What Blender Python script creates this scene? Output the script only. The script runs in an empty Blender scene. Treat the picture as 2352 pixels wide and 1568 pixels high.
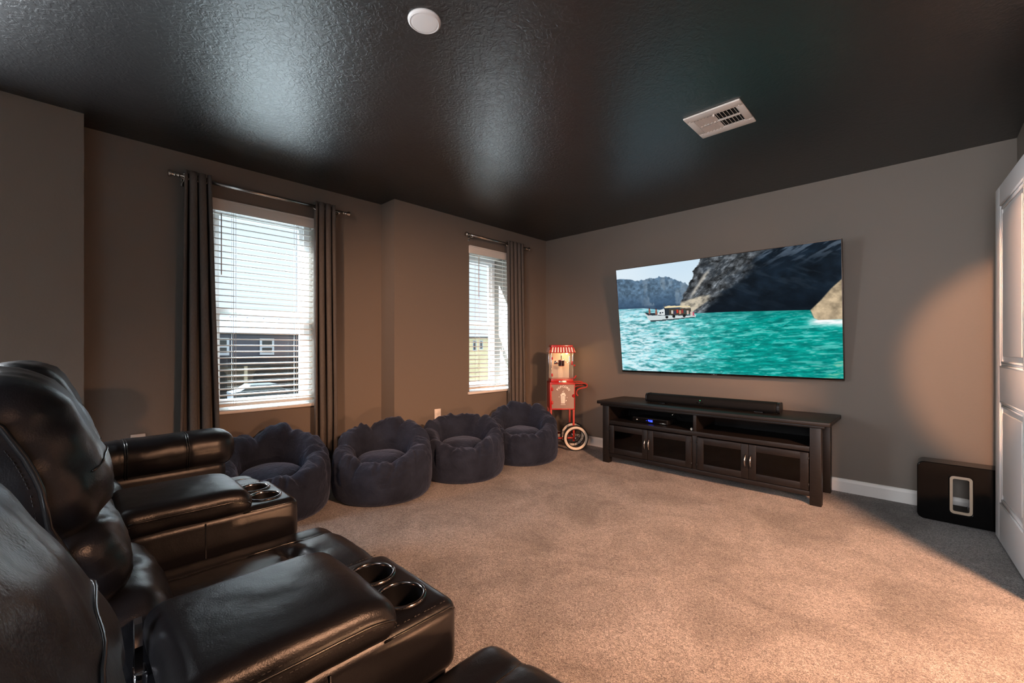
import bpy, bmesh, math, random
import numpy as np
from mathutils import Vector, Matrix, noise

random.seed(7)
SC = bpy.context.scene
COL = SC.collection
R = math.radians

# ------------------------------------------------------------------ camera, sky, lights, exposure
CAM_H, CEIL, SOUTH_Y = 1.113, 2.44, -1.4
cam_d = bpy.data.cameras.new('camera')
cam = bpy.data.objects.new('camera', cam_d)
COL.objects.link(cam)
cam.location = (0, 0, CAM_H)
cam.rotation_euler = (R(90), 0, math.atan2(954, 994))
cam_d.sensor_width = 36
cam_d.lens = 36 * 994 / 2352
cam_d.shift_y = 14 / 2352
cam_d.clip_start = 0.02
cam_d.clip_end = 300
SC.camera = cam

SC.view_settings.view_transform = 'Standard'
SC.view_settings.look = 'None'
SC.view_settings.gamma = 1
SC.view_settings.use_curve_mapping = False
SC.view_settings.exposure = 0.0
SC.cycles.use_denoising = True
SC.cycles.max_bounces = 10
SC.cycles.diffuse_bounces = 5
SC.cycles.sample_clamp_indirect = 6

SKY = 1.35                # sky radiance
SUN = 165.0               # high afternoon sun on the window side of the house
SIDE_W = 90  # added side fill, out of view
SOUTH_W = 42  # added south fill, out of view
ADDED_LAMP_W = 330              # added floor lamp in the loft, out of view
DOWN_W = 2200             # added warm spot in the loft ceiling, out of view
DOWN2_W = 700  # second added warm spot
DOWN3_W = 1000  # third added warm spot
DL3 = (.15, .5)
DL2 = (-.9, -1.1)
DL = (1.7, 1.3)
DL_AIM = Vector((-.05, 2.35, 0)) - Vector((DL[0], DL[1], CEIL - .03))
w = bpy.data.worlds.new('sky')
SC.world = w
w.use_nodes = True
nt = w.node_tree
nt.nodes['Background'].inputs[0].default_value = (0.74, 0.84, 1.0, 1)
nt.nodes['Background'].inputs[1].default_value = SKY

def light(name, kind, loc, rot, energy, color, **kw):
    d = bpy.data.lights.new(name, kind)
    d.energy = energy
    d.color = color
    for k, v in kw.items():
        setattr(d, k, v)
    o = bpy.data.objects.new(name, d)
    COL.objects.link(o)
    o.location = loc
    o.rotation_euler = rot
    return o

# sun outside, high on the window side: it strikes the tops of the blind slats, which throw it up to the ceiling
sd = Vector((0.56, 0.40, -1.0))
light('afternoon_sun', 'SUN', (0, 0, 20), sd.to_track_quat('-Z', 'Y').to_euler(), SUN, (0.68, 0.84, 1.0), angle=R(0.6))
# added warm spot, unseen in the loft ceiling to the right (ring built below)
light('added_warm_spot', 'SPOT', (DL[0], DL[1], CEIL - .03), DL_AIM.to_track_quat('-Z', 'Y').to_euler(), DOWN_W, (1.0, 0.51, 0.29), spot_size=R(106), spot_blend=1.0, shadow_soft_size=.22)

# second added spot, unseen behind the camera, warming the corner by the beanbags
DL2_AIM = Vector((-3.35, 2.45, 1.05)) - Vector((DL2[0], DL2[1], CEIL - .03))
light('added_warm_spot', 'SPOT', (DL2[0], DL2[1], CEIL - .03), DL2_AIM.to_track_quat('-Z', 'Y').to_euler(), DOWN2_W, (1.0, 0.53, 0.30), spot_size=R(40), spot_blend=.9, shadow_soft_size=.10)

# third added spot, unseen above the camera, warming the wall beside the door
DL3_AIM = Vector((.58, 4.19, 1.0)) - Vector((DL3[0], DL3[1], CEIL - .03))
light('added_warm_spot', 'SPOT', (DL3[0], DL3[1], CEIL - .03), DL3_AIM.to_track_quat('-Z', 'Y').to_euler(), DOWN3_W, (1.0, 0.50, 0.27), spot_size=R(23), spot_blend=.45, shadow_soft_size=.06)

# added cool fill set in an added window of the left wall, unseen
light('added_side_fill', 'AREA', (-3.40, -.82, 1.42), (0, R(-90), 0), SIDE_W, (0.90, 0.95, 1.0), shape='RECTANGLE', size=1.45, size_y=.72)

# added neutral fill set in an added south window behind the camera
light('added_south_fill', 'AREA', (.15, SOUTH_Y + .02, 1.42), (R(90), 0, 0), SOUTH_W, (0.97, 0.97, 1.0), shape='RECTANGLE', size=1.30, size_y=1.40, spread=R(112))

# ------------------------------------------------------------------ materials
def mat(name, color=(.5, .5, .5), rough=.5, metal=0, spec=.5, emit=None, emit_s=0, trans=0, alpha=1, ior=1.45, coat=0):
    m = bpy.data.materials.new(name)
    m.use_nodes = True
    b = m.node_tree.nodes['Principled BSDF']
    b.inputs['Base Color'].default_value = (*color, 1)
    b.inputs['Roughness'].default_value = rough
    b.inputs['Metallic'].default_value = metal
    b.inputs['Specular IOR Level'].default_value = spec
    b.inputs['Transmission Weight'].default_value = trans
    b.inputs['Alpha'].default_value = alpha
    b.inputs['IOR'].default_value = ior
    b.inputs['Coat Weight'].default_value = coat
    if emit:
        b.inputs['Emission Color'].default_value = (*emit, 1)
        b.inputs['Emission Strength'].default_value = emit_s
    return m

def nodes(m):
    return m.node_tree.nodes, m.node_tree.links, m.node_tree.nodes['Principled BSDF']

def add_noise(m, scale, detail=3, coords='Object', stretch=(1, 1, 1), rough=.5, dist=0):
    n, l, b = nodes(m)
    tc = n.new('ShaderNodeTexCoord')
    mp = n.new('ShaderNodeMapping')
    mp.inputs['Scale'].default_value = stretch
    tx = n.new('ShaderNodeTexNoise')
    tx.inputs['Scale'].default_value = scale
    tx.inputs['Detail'].default_value = detail
    tx.inputs['Roughness'].default_value = rough
    tx.inputs['Distortion'].default_value = dist
    l.new(tc.outputs[coords], mp.inputs[0])
    l.new(mp.outputs[0], tx.inputs['Vector'])
    return tx.outputs['Fac']

def ramp(m, fac, stops):
    n, l, b = nodes(m)
    r = n.new('ShaderNodeValToRGB')
    e = r.color_ramp.elements
    while len(e) < len(stops):
        e.new(.5)
    for el, (p, c) in zip(e, stops):
        el.position = p
        el.color = (*c, 1) if len(c) == 3 else c
    l.new(fac, r.inputs[0])
    return r.outputs[0]

def bump(m, heights, strength=.3, dist=.01):
    n, l, b = nodes(m)
    prev = None
    for h, s, d in heights:
        bp = n.new('ShaderNodeBump')
        bp.inputs['Strength'].default_value = s
        bp.inputs['Distance'].default_value = d
        l.new(h, bp.inputs['Height'])
        if prev:
            l.new(prev, bp.inputs['Normal'])
        prev = bp.outputs[0]
    l.new(prev, b.inputs['Normal'])

def color_mix(m, fac, c1, c2, lo=.35, hi=.65):
    n, l, b = nodes(m)
    l.new(ramp(m, fac, [(lo, c1), (hi, c2)]), b.inputs['Base Color'])

M = {}
M['wall'] = mat('taupe_wall_paint', (.165, .141, .120), .62, spec=.35)
bump(M['wall'], [(add_noise(M['wall'], 90, 3), .10, .004)])
M['ceiling'] = mat('black_ceiling_paint', (.0065, .006, .0065), .37, spec=.5, ior=1.9)
f1 = add_noise(M['ceiling'], 34, 3, stretch=(1, 1, 1), dist=1.2)
f2 = add_noise(M['ceiling'], 85, 2, dist=.6)
bump(M['ceiling'], [(ramp(M['ceiling'], f1, [(.44, (0, 0, 0)), (.58, (1, 1, 1))]), .15, .005), (f2, .08, .003)])
M['trim'] = mat('white_trim_paint', (.72, .69, .66), .38)
M['door'] = mat('white_door_paint', (.76, .74, .74), .36)
M['vinyl'] = mat('white_vinyl', (.80, .80, .80), .4)
M['blind'] = mat('white_blind_slat', (.82, .79, .75), .42)
def _translucent(m, col, f):
    n, l, b = nodes(m)
    t = n.new('ShaderNodeBsdfTranslucent')
    t.inputs[0].default_value = (*col, 1)
    mx = n.new('ShaderNodeMixShader')
    mx.inputs[0].default_value = f
    l.new(b.outputs[0], mx.inputs[1])
    l.new(t.outputs[0], mx.inputs[2])
    l.new(mx.outputs[0], n['Material Output'].inputs[0])
_translucent(M['blind'], (.85, .80, .74), .12)
M['cord'] = mat('white_cord', (.8, .78, .75), .7)
def thin_glass(name, tint=(1, 1, 1), gloss=.08, rough=.0):
    m = bpy.data.materials.new(name)
    m.use_nodes = True
    n, l = m.node_tree.nodes, m.node_tree.links
    n.remove(n['Principled BSDF'])
    t = n.new('ShaderNodeBsdfTransparent')
    t.inputs[0].default_value = (*tint, 1)
    g = n.new('ShaderNodeBsdfGlossy')
    g.inputs['Roughness'].default_value = rough
    lw_ = n.new('ShaderNodeLayerWeight')
    pw_ = n.new('ShaderNodeMath'); pw_.operation = 'POWER'; pw_.inputs[1].default_value = 4
    l.new(lw_.outputs['Facing'], pw_.inputs[0])
    fr = n.new('ShaderNodeMath'); fr.operation = 'MULTIPLY_ADD'; fr.inputs[1].default_value = .5; fr.inputs[2].default_value = .03
    l.new(pw_.outputs[0], fr.inputs[0])
    mx = n.new('ShaderNodeMixShader')
    l.new(fr.outputs[0], mx.inputs[0])
    l.new(t.outputs[0], mx.inputs[1])
    l.new(g.outputs[0], mx.inputs[2])
    l.new(mx.outputs[0], n['Material Output'].inputs[0])
    return m
M['glass'] = thin_glass('window_glass', (.95, .97, .96))
M['glass_dark'] = thin_glass('tinted_cabinet_glass', (.25, .23, .22))
M['steel'] = mat('brushed_nickel', (.62, .58, .54), .22, 1)
M['chrome'] = mat('chrome', (.75, .76, .8), .08, 1)
M['curtain'] = mat('grey_linen_curtain', (.115, .104, .098), .85, spec=.2)
cf = add_noise(M['curtain'], 60, 4, stretch=(14, 14, .8))
cg = add_noise(M['curtain'], 60, 3, stretch=(1, 1, 16))
color_mix(M['curtain'], cf, (.085, .076, .072), (.150, .137, .128), .3, .7)
bump(M['curtain'], [(cf, .12, .002), (cg, .16, .002)])
_translucent(M['curtain'], (.16, .14, .13), .12)
M['leather'] = mat('black_leather', (.0085, .0085, .0105), .4, spec=.5)
lf = add_noise(M['leather'], 420, 3)
lw = add_noise(M['leather'], 26, 4, stretch=(1, 1, 1), dist=.6)
lm = add_noise(M['leather'], 5.5, 3)
bump(M['leather'], [(lf, .25, .0012), (lw, .16, .004), (lm, .3, .015)])
nn, ll, bb = nodes(M['leather'])
rr = nn.new('ShaderNodeMapRange')
rr.inputs['To Min'].default_value = .25
rr.inputs['To Max'].default_value = .36
ll.new(lw, rr.inputs[0])
ll.new(rr.outputs[0], bb.inputs['Roughness'])
M['thread'] = mat('leather_seam_thread', (.016, .015, .016), .5)
M['seam'] = mat('leather_piping', (.012, .012, .013), .22, spec=.8)
M['denim'] = mat('navy_cotton', (.017, .021, .036), .88, spec=.25)
df = add_noise(M['denim'], 240, 2)
dg = add_noise(M['denim'], 9, 4)
color_mix(M['denim'], dg, (.0075, .0115, .024), (.015, .022, .042), .35, .7)
bump(M['denim'], [(df, .18, .0015), (add_noise(M['denim'], 22, 4, dist=1.0), .6, .016)])
nn, ll, bb = nodes(M['denim'])
bb.inputs['Sheen Weight'].default_value = .22
bb.inputs['Sheen Roughness'].default_value = .45
bb.inputs['Sheen Tint'].default_value = (.45, .55, .85, 1)
M['wood'] = mat('espresso_wood', (.010, .008, .007), .42, spec=.35)
wf = add_noise(M['wood'], 18, 5, stretch=(1, 12, 12), dist=.4)
color_mix(M['wood'], wf, (.0055, .0043, .004), (.014, .0108, .0098), .3, .75)
bump(M['wood'], [(wf, .08, .002)])
M['wood_in'] = mat('dark_cabinet_interior', (.004, .0035, .0035), .7, spec=.2)
M['woodgrain_panel'] = M['wood']
M['black'] = mat('black_plastic', (.006, .006, .007), .4)
M['gloss_black'] = mat('gloss_black_lacquer', (.0035, .0032, .0032), .10, spec=.22)
M['fabric_black'] = mat('black_speaker_fabric', (.0032, .0032, .0035), .75, spec=.25)
bump(M['fabric_black'], [(add_noise(M['fabric_black'], 900, 1), .3, .001)])
M['slot'] = mat('satin_bronze_slot', (.45, .36, .27), .35, .3)
M['red'] = mat('red_enamel', (.40, .009, .009), .28, spec=.5, coat=.4)
M['red_dark'] = mat('red_painted_steel', (.38, .02, .012), .35)
M['white_print'] = mat('white_print', (.80, .78, .72), .5)
M['tyre'] = mat('black_rubber', (.008, .008, .008), .7)
M['whitewall'] = mat('cream_white_tyre', (.66, .60, .52), .6)
M['plate'] = mat('white_outlet_plate', (.72, .68, .64), .35)
M['vent'] = mat('cream_vent_enamel', (.70, .63, .58), .4)
M['dark_gap'] = mat('vent_duct_black', (.004, .004, .004), .9)
M['disc'] = mat('white_ceiling_disc', (.78, .74, .72), .4)

M['carpet'] = mat('shag_carpet', (.30, .25, .22), .95, spec=.1)
c1 = add_noise(M['carpet'], 230, 2, coords='Object', dist=2.0)
c2 = add_noise(M['carpet'], 105, 3, coords='Object', dist=1.6)
c3 = add_noise(M['carpet'], 2.2, 5, coords='Object', rough=.66, dist=.5)
nn, ll, bb = nodes(M['carpet'])
def _mul(a_, b_):
    m_ = nn.new('ShaderNodeMix'); m_.data_type = 'RGBA'; m_.blend_type = 'MULTIPLY'
    m_.inputs[0].default_value = 1
    ll.new(a_, m_.inputs[6]); ll.new(b_, m_.inputs[7])
    return m_.outputs[2]
k1 = ramp(M['carpet'], c1, [(.38, (.30, .285, .275)), (.58, (1, 1, 1))])
k2 = ramp(M['carpet'], c2, [(.36, (.40, .385, .375)), (.60, (1.0, 1.0, 1.0))])
k3 = ramp(M['carpet'], c3, [(.34, (.44, .405, .385)), (.50, (.66, .615, .59)), (.60, (.80, .755, .73))])
ll.new(_mul(_mul(k1, k2), k3), bb.inputs['Base Color'])
bump(M['carpet'], [(c1, .8, .008), (c2, .8, .014), (c3, .35, .05)])
bb.inputs['Sheen Weight'].default_value = .25
bb.inputs['Sheen Roughness'].default_value = .6

# ------------------------------------------------------------------ mesh helpers
def mesh_from(name, v, f):
    me = bpy.data.meshes.new(name)
    me.from_pydata([tuple(p) for p in v], [], [tuple(q) for q in f])
    me.update()
    return me

class MB:
    """collects shapes of one part"""
    def __init__(self):
        self.v = []
        self.f = []
        self.sm = []
    def add(self, v, f, smooth=False):
        o = len(self.v)
        self.v += [tuple(p) for p in v]
        self.f += [tuple(i + o for i in q) for q in f]
        self.sm += [smooth] * len(f)
        return self
    def box(self, lo, hi, rot=None, at=None):
        x0, y0, z0 = lo
        x1, y1, z1 = hi
        v = [(x0, y0, z0), (x1, y0, z0), (x1, y1, z0), (x0, y1, z0), (x0, y0, z1), (x1, y0, z1), (x1, y1, z1), (x0, y1, z1)]
        if rot is not None:
            c = Vector(at) if at else Vector(((x0 + x1) / 2, (y0 + y1) / 2, (z0 + z1) / 2))
            v = [c + rot @ (Vector(p) - c) for p in v]
        return self.add(v, [(0, 3, 2, 1), (4, 5, 6, 7), (0, 1, 5, 4), (1, 2, 6, 5), (2, 3, 7, 6), (3, 0, 4, 7)])
    def bbox(self, lo, hi, r=.004, seg=2):
        """box with bevelled edges"""
        v, f = rbox(lo, hi, r, seg)
        return self.add(v, f, True)
    def lathe(self, prof, n=32, axis='z', at=(0, 0, 0), smooth=True, closed=False):
        v, f = [], []
        for i in range(n):
            a = 2 * math.pi * i / n
            for r, z in prof:
                p = (r * math.cos(a), r * math.sin(a), z)
                if axis == 'x':
                    p = (p[2], p[0], p[1])
                elif axis == 'y':
                    p = (p[0], p[2], p[1])
                v.append((p[0] + at[0], p[1] + at[1], p[2] + at[2]))
        m = len(prof)
        for i in range(n):
            j = (i + 1) % n
            for k in range(m if closed else m - 1):
                k2 = (k + 1) % m
                q = (i * m + k, j * m + k, j * m + k2, i * m + k2)
                f.append(q if axis != 'y' else q[::-1])
        return self.add(v, f, smooth)
    def tube(self, pts, r, n=8, caps=True, smooth=True, closed=False):
        pts = [Vector(p) for p in pts]
        v, f = [], []
        m = len(pts)
        up = None
        for i, p in enumerate(pts):
            if closed:
                t = (pts[(i + 1) % m] - pts[i - 1]).normalized()
            else:
                t = (pts[min(i + 1, m - 1)] - pts[max(i - 1, 0)]).normalized()
            if up is None:
                up = Vector((0, 0, 1)) if abs(t.z) < .9 else Vector((1, 0, 0))
            s = t.cross(up).normalized()
            u = s.cross(t).normalized()
            up = u
            rr = r[i] if isinstance(r, (list, tuple)) else r
            for k in range(n):
                a = 2 * math.pi * k / n
                v.append(p + s * (math.cos(a) * rr) + u * (math.sin(a) * rr))
        for i in range(m if closed else m - 1):
            i2 = (i + 1) % m
            for k in range(n):
                k2 = (k + 1) % n
                f.append((i * n + k, i * n + k2, i2 * n + k2, i2 * n + k))
        if caps and not closed:
            f.append(tuple(range(n))[::-1])
            f.append(tuple((m - 1) * n + k for k in range(n)))
        return self.add(v, f, smooth)
    def prism(self, poly, y0, y1, plane='xz'):
        """extrude a 2-D outline"""
        n = len(poly)
        def P(a, b, d):
            return {'xz': (a, d, b), 'xy': (a, b, d), 'yz': (d, a, b)}[plane]
        v = [P(a, b, y0) for a, b in poly] + [P(a, b, y1) for a, b in poly]
        f = [tuple(range(n)), tuple(range(2 * n - 1, n - 1, -1))]
        for i in range(n):
            j = (i + 1) % n
            f.append((j, i, n + i, n + j))
        return self.add(v, f)
    def mesh(self, name='m'):
        me = mesh_from(name, self.v, self.f)
        me.polygons.foreach_set('use_smooth', self.sm)
        bm = bmesh.new()
        bm.from_mesh(me)
        bmesh.ops.recalc_face_normals(bm, faces=bm.faces)
        bm.to_mesh(me)
        bm.free()
        return me
    def build(self, name, m, parent=None, loc=None, rot=None):
        return obj(name, self.mesh(name), m, parent, loc, rot)

def rbox(lo, hi, r, seg=3, n=(1, 1, 1), fn=None):
    """rounded box: grid on the 6 faces, snapped to an inner box + radius. n: extra divisions per axis"""
    lo = np.array(lo, float); hi = np.array(hi, float)
    r = min(r, *(0.499 * (hi - lo)))
    axes = []
    for a in range(3):
        L = [lo[a] + r * (1 - math.cos(math.pi / 2 * i / seg)) * 1.0 for i in range(seg)]
        mid = list(np.linspace(lo[a] + r, hi[a] - r, n[a] + 1))
        Rr = [lo[a] + hi[a] - q for q in L[::-1]]
        axes.append(L + mid + Rr)
    idx, V, F = {}, [], []
    def vid(i, j, k):
        key = (i, j, k)
        if key not in idx:
            idx[key] = len(V)
            V.append((axes[0][i], axes[1][j], axes[2][k]))
        return idx[key]
    N = [len(a) - 1 for a in axes]
    for i in range(N[0]):
        for j in range(N[1]):
            F.append((vid(i, j, 0), vid(i, j + 1, 0), vid(i + 1, j + 1, 0), vid(i + 1, j, 0)))
            F.append((vid(i, j, N[2]), vid(i + 1, j, N[2]), vid(i + 1, j + 1, N[2]), vid(i, j + 1, N[2])))
    for i in range(N[0]):
        for k in range(N[2]):
            F.append((vid(i, 0, k), vid(i + 1, 0, k), vid(i + 1, 0, k + 1), vid(i, 0, k + 1)))
            F.append((vid(i, N[1], k), vid(i, N[1], k + 1), vid(i + 1, N[1], k + 1), vid(i + 1, N[1], k)))
    for j in range(N[1]):
        for k in range(N[2]):
            F.append((vid(0, j, k), vid(0, j, k + 1), vid(0, j + 1, k + 1), vid(0, j + 1, k)))
            F.append((vid(N[0], j, k), vid(N[0], j + 1, k), vid(N[0], j + 1, k + 1), vid(N[0], j, k + 1)))
    P = np.array(V)
    # exact rounding: faces lie on the box, so push onto the rounded surface
    q = np.clip(P, lo + r, hi - r)
    d = P - q
    ln = np.linalg.norm(d, axis=1)
    ln[ln == 0] = 1
    P = q + d / ln[:, None] * r
    if fn is not None:
        P = np.array([fn(*p) for p in P])
    return [tuple(p) for p in P], F

def obj(name, me, m, parent=None, loc=None, rot=None):
    o = bpy.data.objects.new(name, me)
    COL.objects.link(o)
    if m is not None:
        me.materials.clear()
        me.materials.append(m)
    if parent is not None:
        o.parent = parent
    if loc is not None:
        o.location = loc
    if rot is not None:
        o.rotation_euler = rot
    return o

def tag(o, label=None, cat=None, group=None, kind=None):
    if label: o['label'] = label
    if cat: o['category'] = cat
    if group: o['group'] = group
    if kind: o['kind'] = kind
    return o

def thing(name, label, cat, loc=(0, 0, 0), rz=0, group=None):
    o = bpy.data.objects.new(name, None)
    COL.objects.link(o)
    o.empty_display_size = .05
    o.location = loc
    o.rotation_euler = (0, 0, rz)
    return tag(o, label, cat, group)

def struct(name, mb, m, label=None):
    o = mb.build(name, m)
    return tag(o, label, kind='structure')

def share(src, parent, loc=None, rot=None, scale=None):
    c = src.copy()
    COL.objects.link(c)
    c.parent = parent
    if loc is not None: c.location = loc
    if rot is not None: c.rotation_euler = rot
    if scale is not None: c.scale = scale
    return c

def bool_cut(me, cutters):
    """subtract cutter meshes from a mesh"""
    a = bpy.data.objects.new('tmp_a', me)
    COL.objects.link(a)
    tmp = []
    for c in cutters:
        b = bpy.data.objects.new('tmp_b', c)
        COL.objects.link(b)
        md = a.modifiers.new('b', 'BOOLEAN')
        md.operation = 'DIFFERENCE'
        md.object = b
        md.solver = 'EXACT'
        tmp.append(b)
    dg_ = bpy.context.evaluated_depsgraph_get()
    dg_.update()
    out = bpy.data.meshes.new_from_object(a.evaluated_get(dg_))
    for o in tmp + [a]:
        bpy.data.objects.remove(o)
    return out

def smooth_by_angle(me, ang=40):
    bm = bmesh.new()
    bm.from_mesh(me)
    for e in bm.edges:
        if len(e.link_faces) == 2 and e.calc_face_angle(0) > R(ang):
            e.smooth = False
    for f in bm.faces:
        f.smooth = True
    bm.to_mesh(me)
    bm.free()
    return me

def rrect(x0, z0, x1, z1, r, n=6):
    pts = []
    for cx, cz, a0 in ((x1 - r, z1 - r, 0), (x0 + r, z1 - r, 90), (x0 + r, z0 + r, 180), (x1 - r, z0 + r, 270)):
        for i in range(n + 1):
            a = R(a0 + 90 * i / n)
            pts.append((cx + r * math.cos(a), cz + r * math.sin(a)))
    return pts

def fbm(p, o=4):
    return noise.fractal(Vector(p), .6, 2.0, o, noise_basis='PERLIN_ORIGINAL')

# ------------------------------------------------------------------ the room
WX, BX, LX, TY = -3.66, -3.433, -3.455, 4.19     # window recess wall, bump-out wall, left bump-out, TV wall
RY0, RY1 = .09, 2.06                              # recess runs between these
RX = .41                                          # stub wall at the right
SY, EX = -1.4, 3.4                                # south and east walls of the open loft behind the camera
T = .16
W1 = dict(y0=.74, y1=1.45, z0=.655, z1=2.165)
W2 = dict(y0=2.935, y1=3.62, z0=.648, z1=2.165)
XO = -3.84                                        # outer face of the window wall

struct('floor', MB().box((XO, SY - T, -.12), (EX + T, TY + T, 0)), M['carpet'], 'beige shag carpet covering the whole floor')
struct('ceiling', MB().box((XO, SY - T, CEIL), (EX + T, TY + T, CEIL + .1)), M['ceiling'], 'black textured satin ceiling')
struct('wall_back', MB().box((BX - .001, TY, 0), (EX + T, TY + T, CEIL)), M['wall'], 'taupe wall carrying the television')
wl = MB()
def wall_with_window(mb, xi, y0, y1, W):
    mb.box((XO, y0, 0), (xi, W['y0'], CEIL))
    mb.box((XO, W['y1'], 0), (xi, y1, CEIL))
    mb.box((XO, W['y0'], 0), (xi, W['y1'], W['z0']))
    mb.box((XO, W['y0'], W['z1']), (xi, W['y1'], CEIL))
W3 = dict(y0=-1.20, y1=-.44, z0=.655, z1=2.165)  # opening of the added window that holds the side fill
wl0 = MB()
wall_with_window(wl0, LX, SY - T, RY0, W3)
struct('wall_left', wl0, M['wall'], 'dark taupe wall bump-out at the far left')
wall_with_window(wl, WX, RY0, RY1, W1)
struct('wall_window_recess', wl, M['wall'], 'recessed taupe wall around the larger window')
wl = MB()
wall_with_window(wl, BX, RY1, TY + T, W2)
struct('wall_window_corner', wl, M['wall'], 'taupe wall bump-out around the narrow window')
struct('wall_right', MB().box((RX, 2.82, 0), (RX + .12, TY, CEIL)), M['wall'], 'short taupe wall behind the open white door')
struct('wall_loft', MB().box((RX + .12, 2.82, 0), (EX, 2.94, CEIL)), M['wall'])
struct('wall_east', MB().box((EX, SY - T, 0), (EX + T, 2.94, CEIL)), M['wall'])
W4 = dict(x0=-.52, x1=.82, z0=.70, z1=2.14)  # opening of the added window that holds the south fill
sw = MB()
sw.box((LX, SY - T, 0), (W4['x0'], SY, CEIL)).box((W4['x1'], SY - T, 0), (EX, SY, CEIL))
sw.box((W4['x0'], SY - T, 0), (W4['x1'], SY, W4['z0'])).box((W4['x0'], SY - T, W4['z1']), (W4['x1'], SY, CEIL))
struct('wall_south', sw, M['wall'])

def baseboard(name, p0, p1, nrm):
    """moulded skirting along p0-p1, projecting along nrm"""
    prof = [(0, 0), (.014, 0), (.014, .078), (.010, .090), (.006, .100), (0, .102)]
    p0, p1 = Vector((*p0, 0)), Vector((*p1, 0))
    nr = Vector((*nrm, 0))
    v = [p + nr * a + Vector((0, 0, b)) for p in (p0, p1) for a, b in prof]
    n = len(prof)
    f = [tuple(range(n)), tuple(range(2 * n - 1, n - 1, -1))] + [(i, n + i, n + (i + 1) % n, (i + 1) % n) for i in range(n)]
    return struct(name, MB().add(v, f), M['trim'], None)
tag(baseboard('baseboard_back', (BX, TY), (RX, TY), (0, -1)), 'white baseboard along the television wall')
baseboard('baseboard_left', (LX, SY), (LX, RY0), (1, 0))
baseboard('baseboard_recess', (WX, RY0), (WX, RY1), (1, 0))
baseboard('baseboard_corner', (BX, RY1), (BX, TY), (1, 0))
baseboard('baseboard_right', (RX, 2.9), (RX, TY), (-1, 0))

# windows ------------------------------------------------------------
def window(n, W, label):
    y0, y1, z0, z1 = W['y0'], W['y1'], W['z0'], W['z1']
    fx0, fx1 = XO + .02, XO + .075
    root = bpy.data.objects.new(f'window_{n}', None)
    COL.objects.link(root)
    tag(root, label, kind='structure')
    b = .042
    fr = MB()
    fr.box((fx0, y0, z0), (fx1, y0 + b, z1)).box((fx0, y1 - b, z0), (fx1, y1, z1))
    fr.box((fx0, y0 + b, z0), (fx1, y1 - b, z0 + b)).box((fx0, y0 + b, z1 - b), (fx1, y1 - b, z1))
    fr.build('window_frame', M['vinyl'], root)
    zm = z0 + (z1 - z0) * .485
    for nm, a, c, dx in (('lower_sash', z0 + b, zm + .02, .018), ('upper_sash', zm - .02, z1 - b, 0)):
        s = MB()
        q = .03
        xx0, xx1 = fx0 + dx + .002, fx0 + dx + .028
        ya, yb = y0 + b, y1 - b
        s.box((xx0, ya, a), (xx1, ya + q, c)).box((xx0, yb - q, a), (xx1, yb, c))
        s.box((xx0, ya + q, a), (xx1, yb - q, a + q)).box((xx0, ya + q, c - q), (xx1, yb - q, c))
        so = s.build(nm, M['vinyl'], root)
        MB().box((xx0 + .011, ya + q - .004, a + q - .004), (xx0 + .015, yb - q + .004, c - q + .004)).build('pane', M['glass'], so)
    return root
win1 = window(1, W1, 'larger single-hung white window behind grey curtains')
win2 = window(2, W2, 'narrow single-hung white window near the corner')
win3 = window(3, W3, 'added white window in the left wall beyond the frame')  # added to go with the side fill light
for W, xi, root in ((W1, WX, win1), (W2, BX, win2), (W3, LX, win3)):
    MB().bbox((XO + .075, W['y0'] - .018, W['z0'] - .022), (xi + .022, W['y1'] + .018, W['z0'] + .002), .006).build('window_sill', M['trim'], root)
w4 = bpy.data.objects.new('window_4', None); COL.objects.link(w4); tag(w4, 'added white window, unseen in the wall behind the sofa', kind='structure')  # added to go with the south fill light
f4 = MB()
for a in ((W4['x0'], W4['x0'] + .05), (.125, .175), (W4['x1'] - .05, W4['x1'])):
    f4.box((a[0], SY - .11, W4['z0']), (a[1], SY - .06, W4['z1']))
f4.box((W4['x0'], SY - .11, W4['z0']), (W4['x1'], SY - .06, W4['z0'] + .05)).box((W4['x0'], SY - .11, W4['z1'] - .05), (W4['x1'], SY - .06, W4['z1']))
f4.build('window_frame', M['vinyl'], w4)
MB().box((W4['x0'] + .04, SY - .09, W4['z0'] + .04), (W4['x1'] - .04, SY - .086, W4['z1'] - .04)).build('pane', M['glass'], w4)

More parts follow.
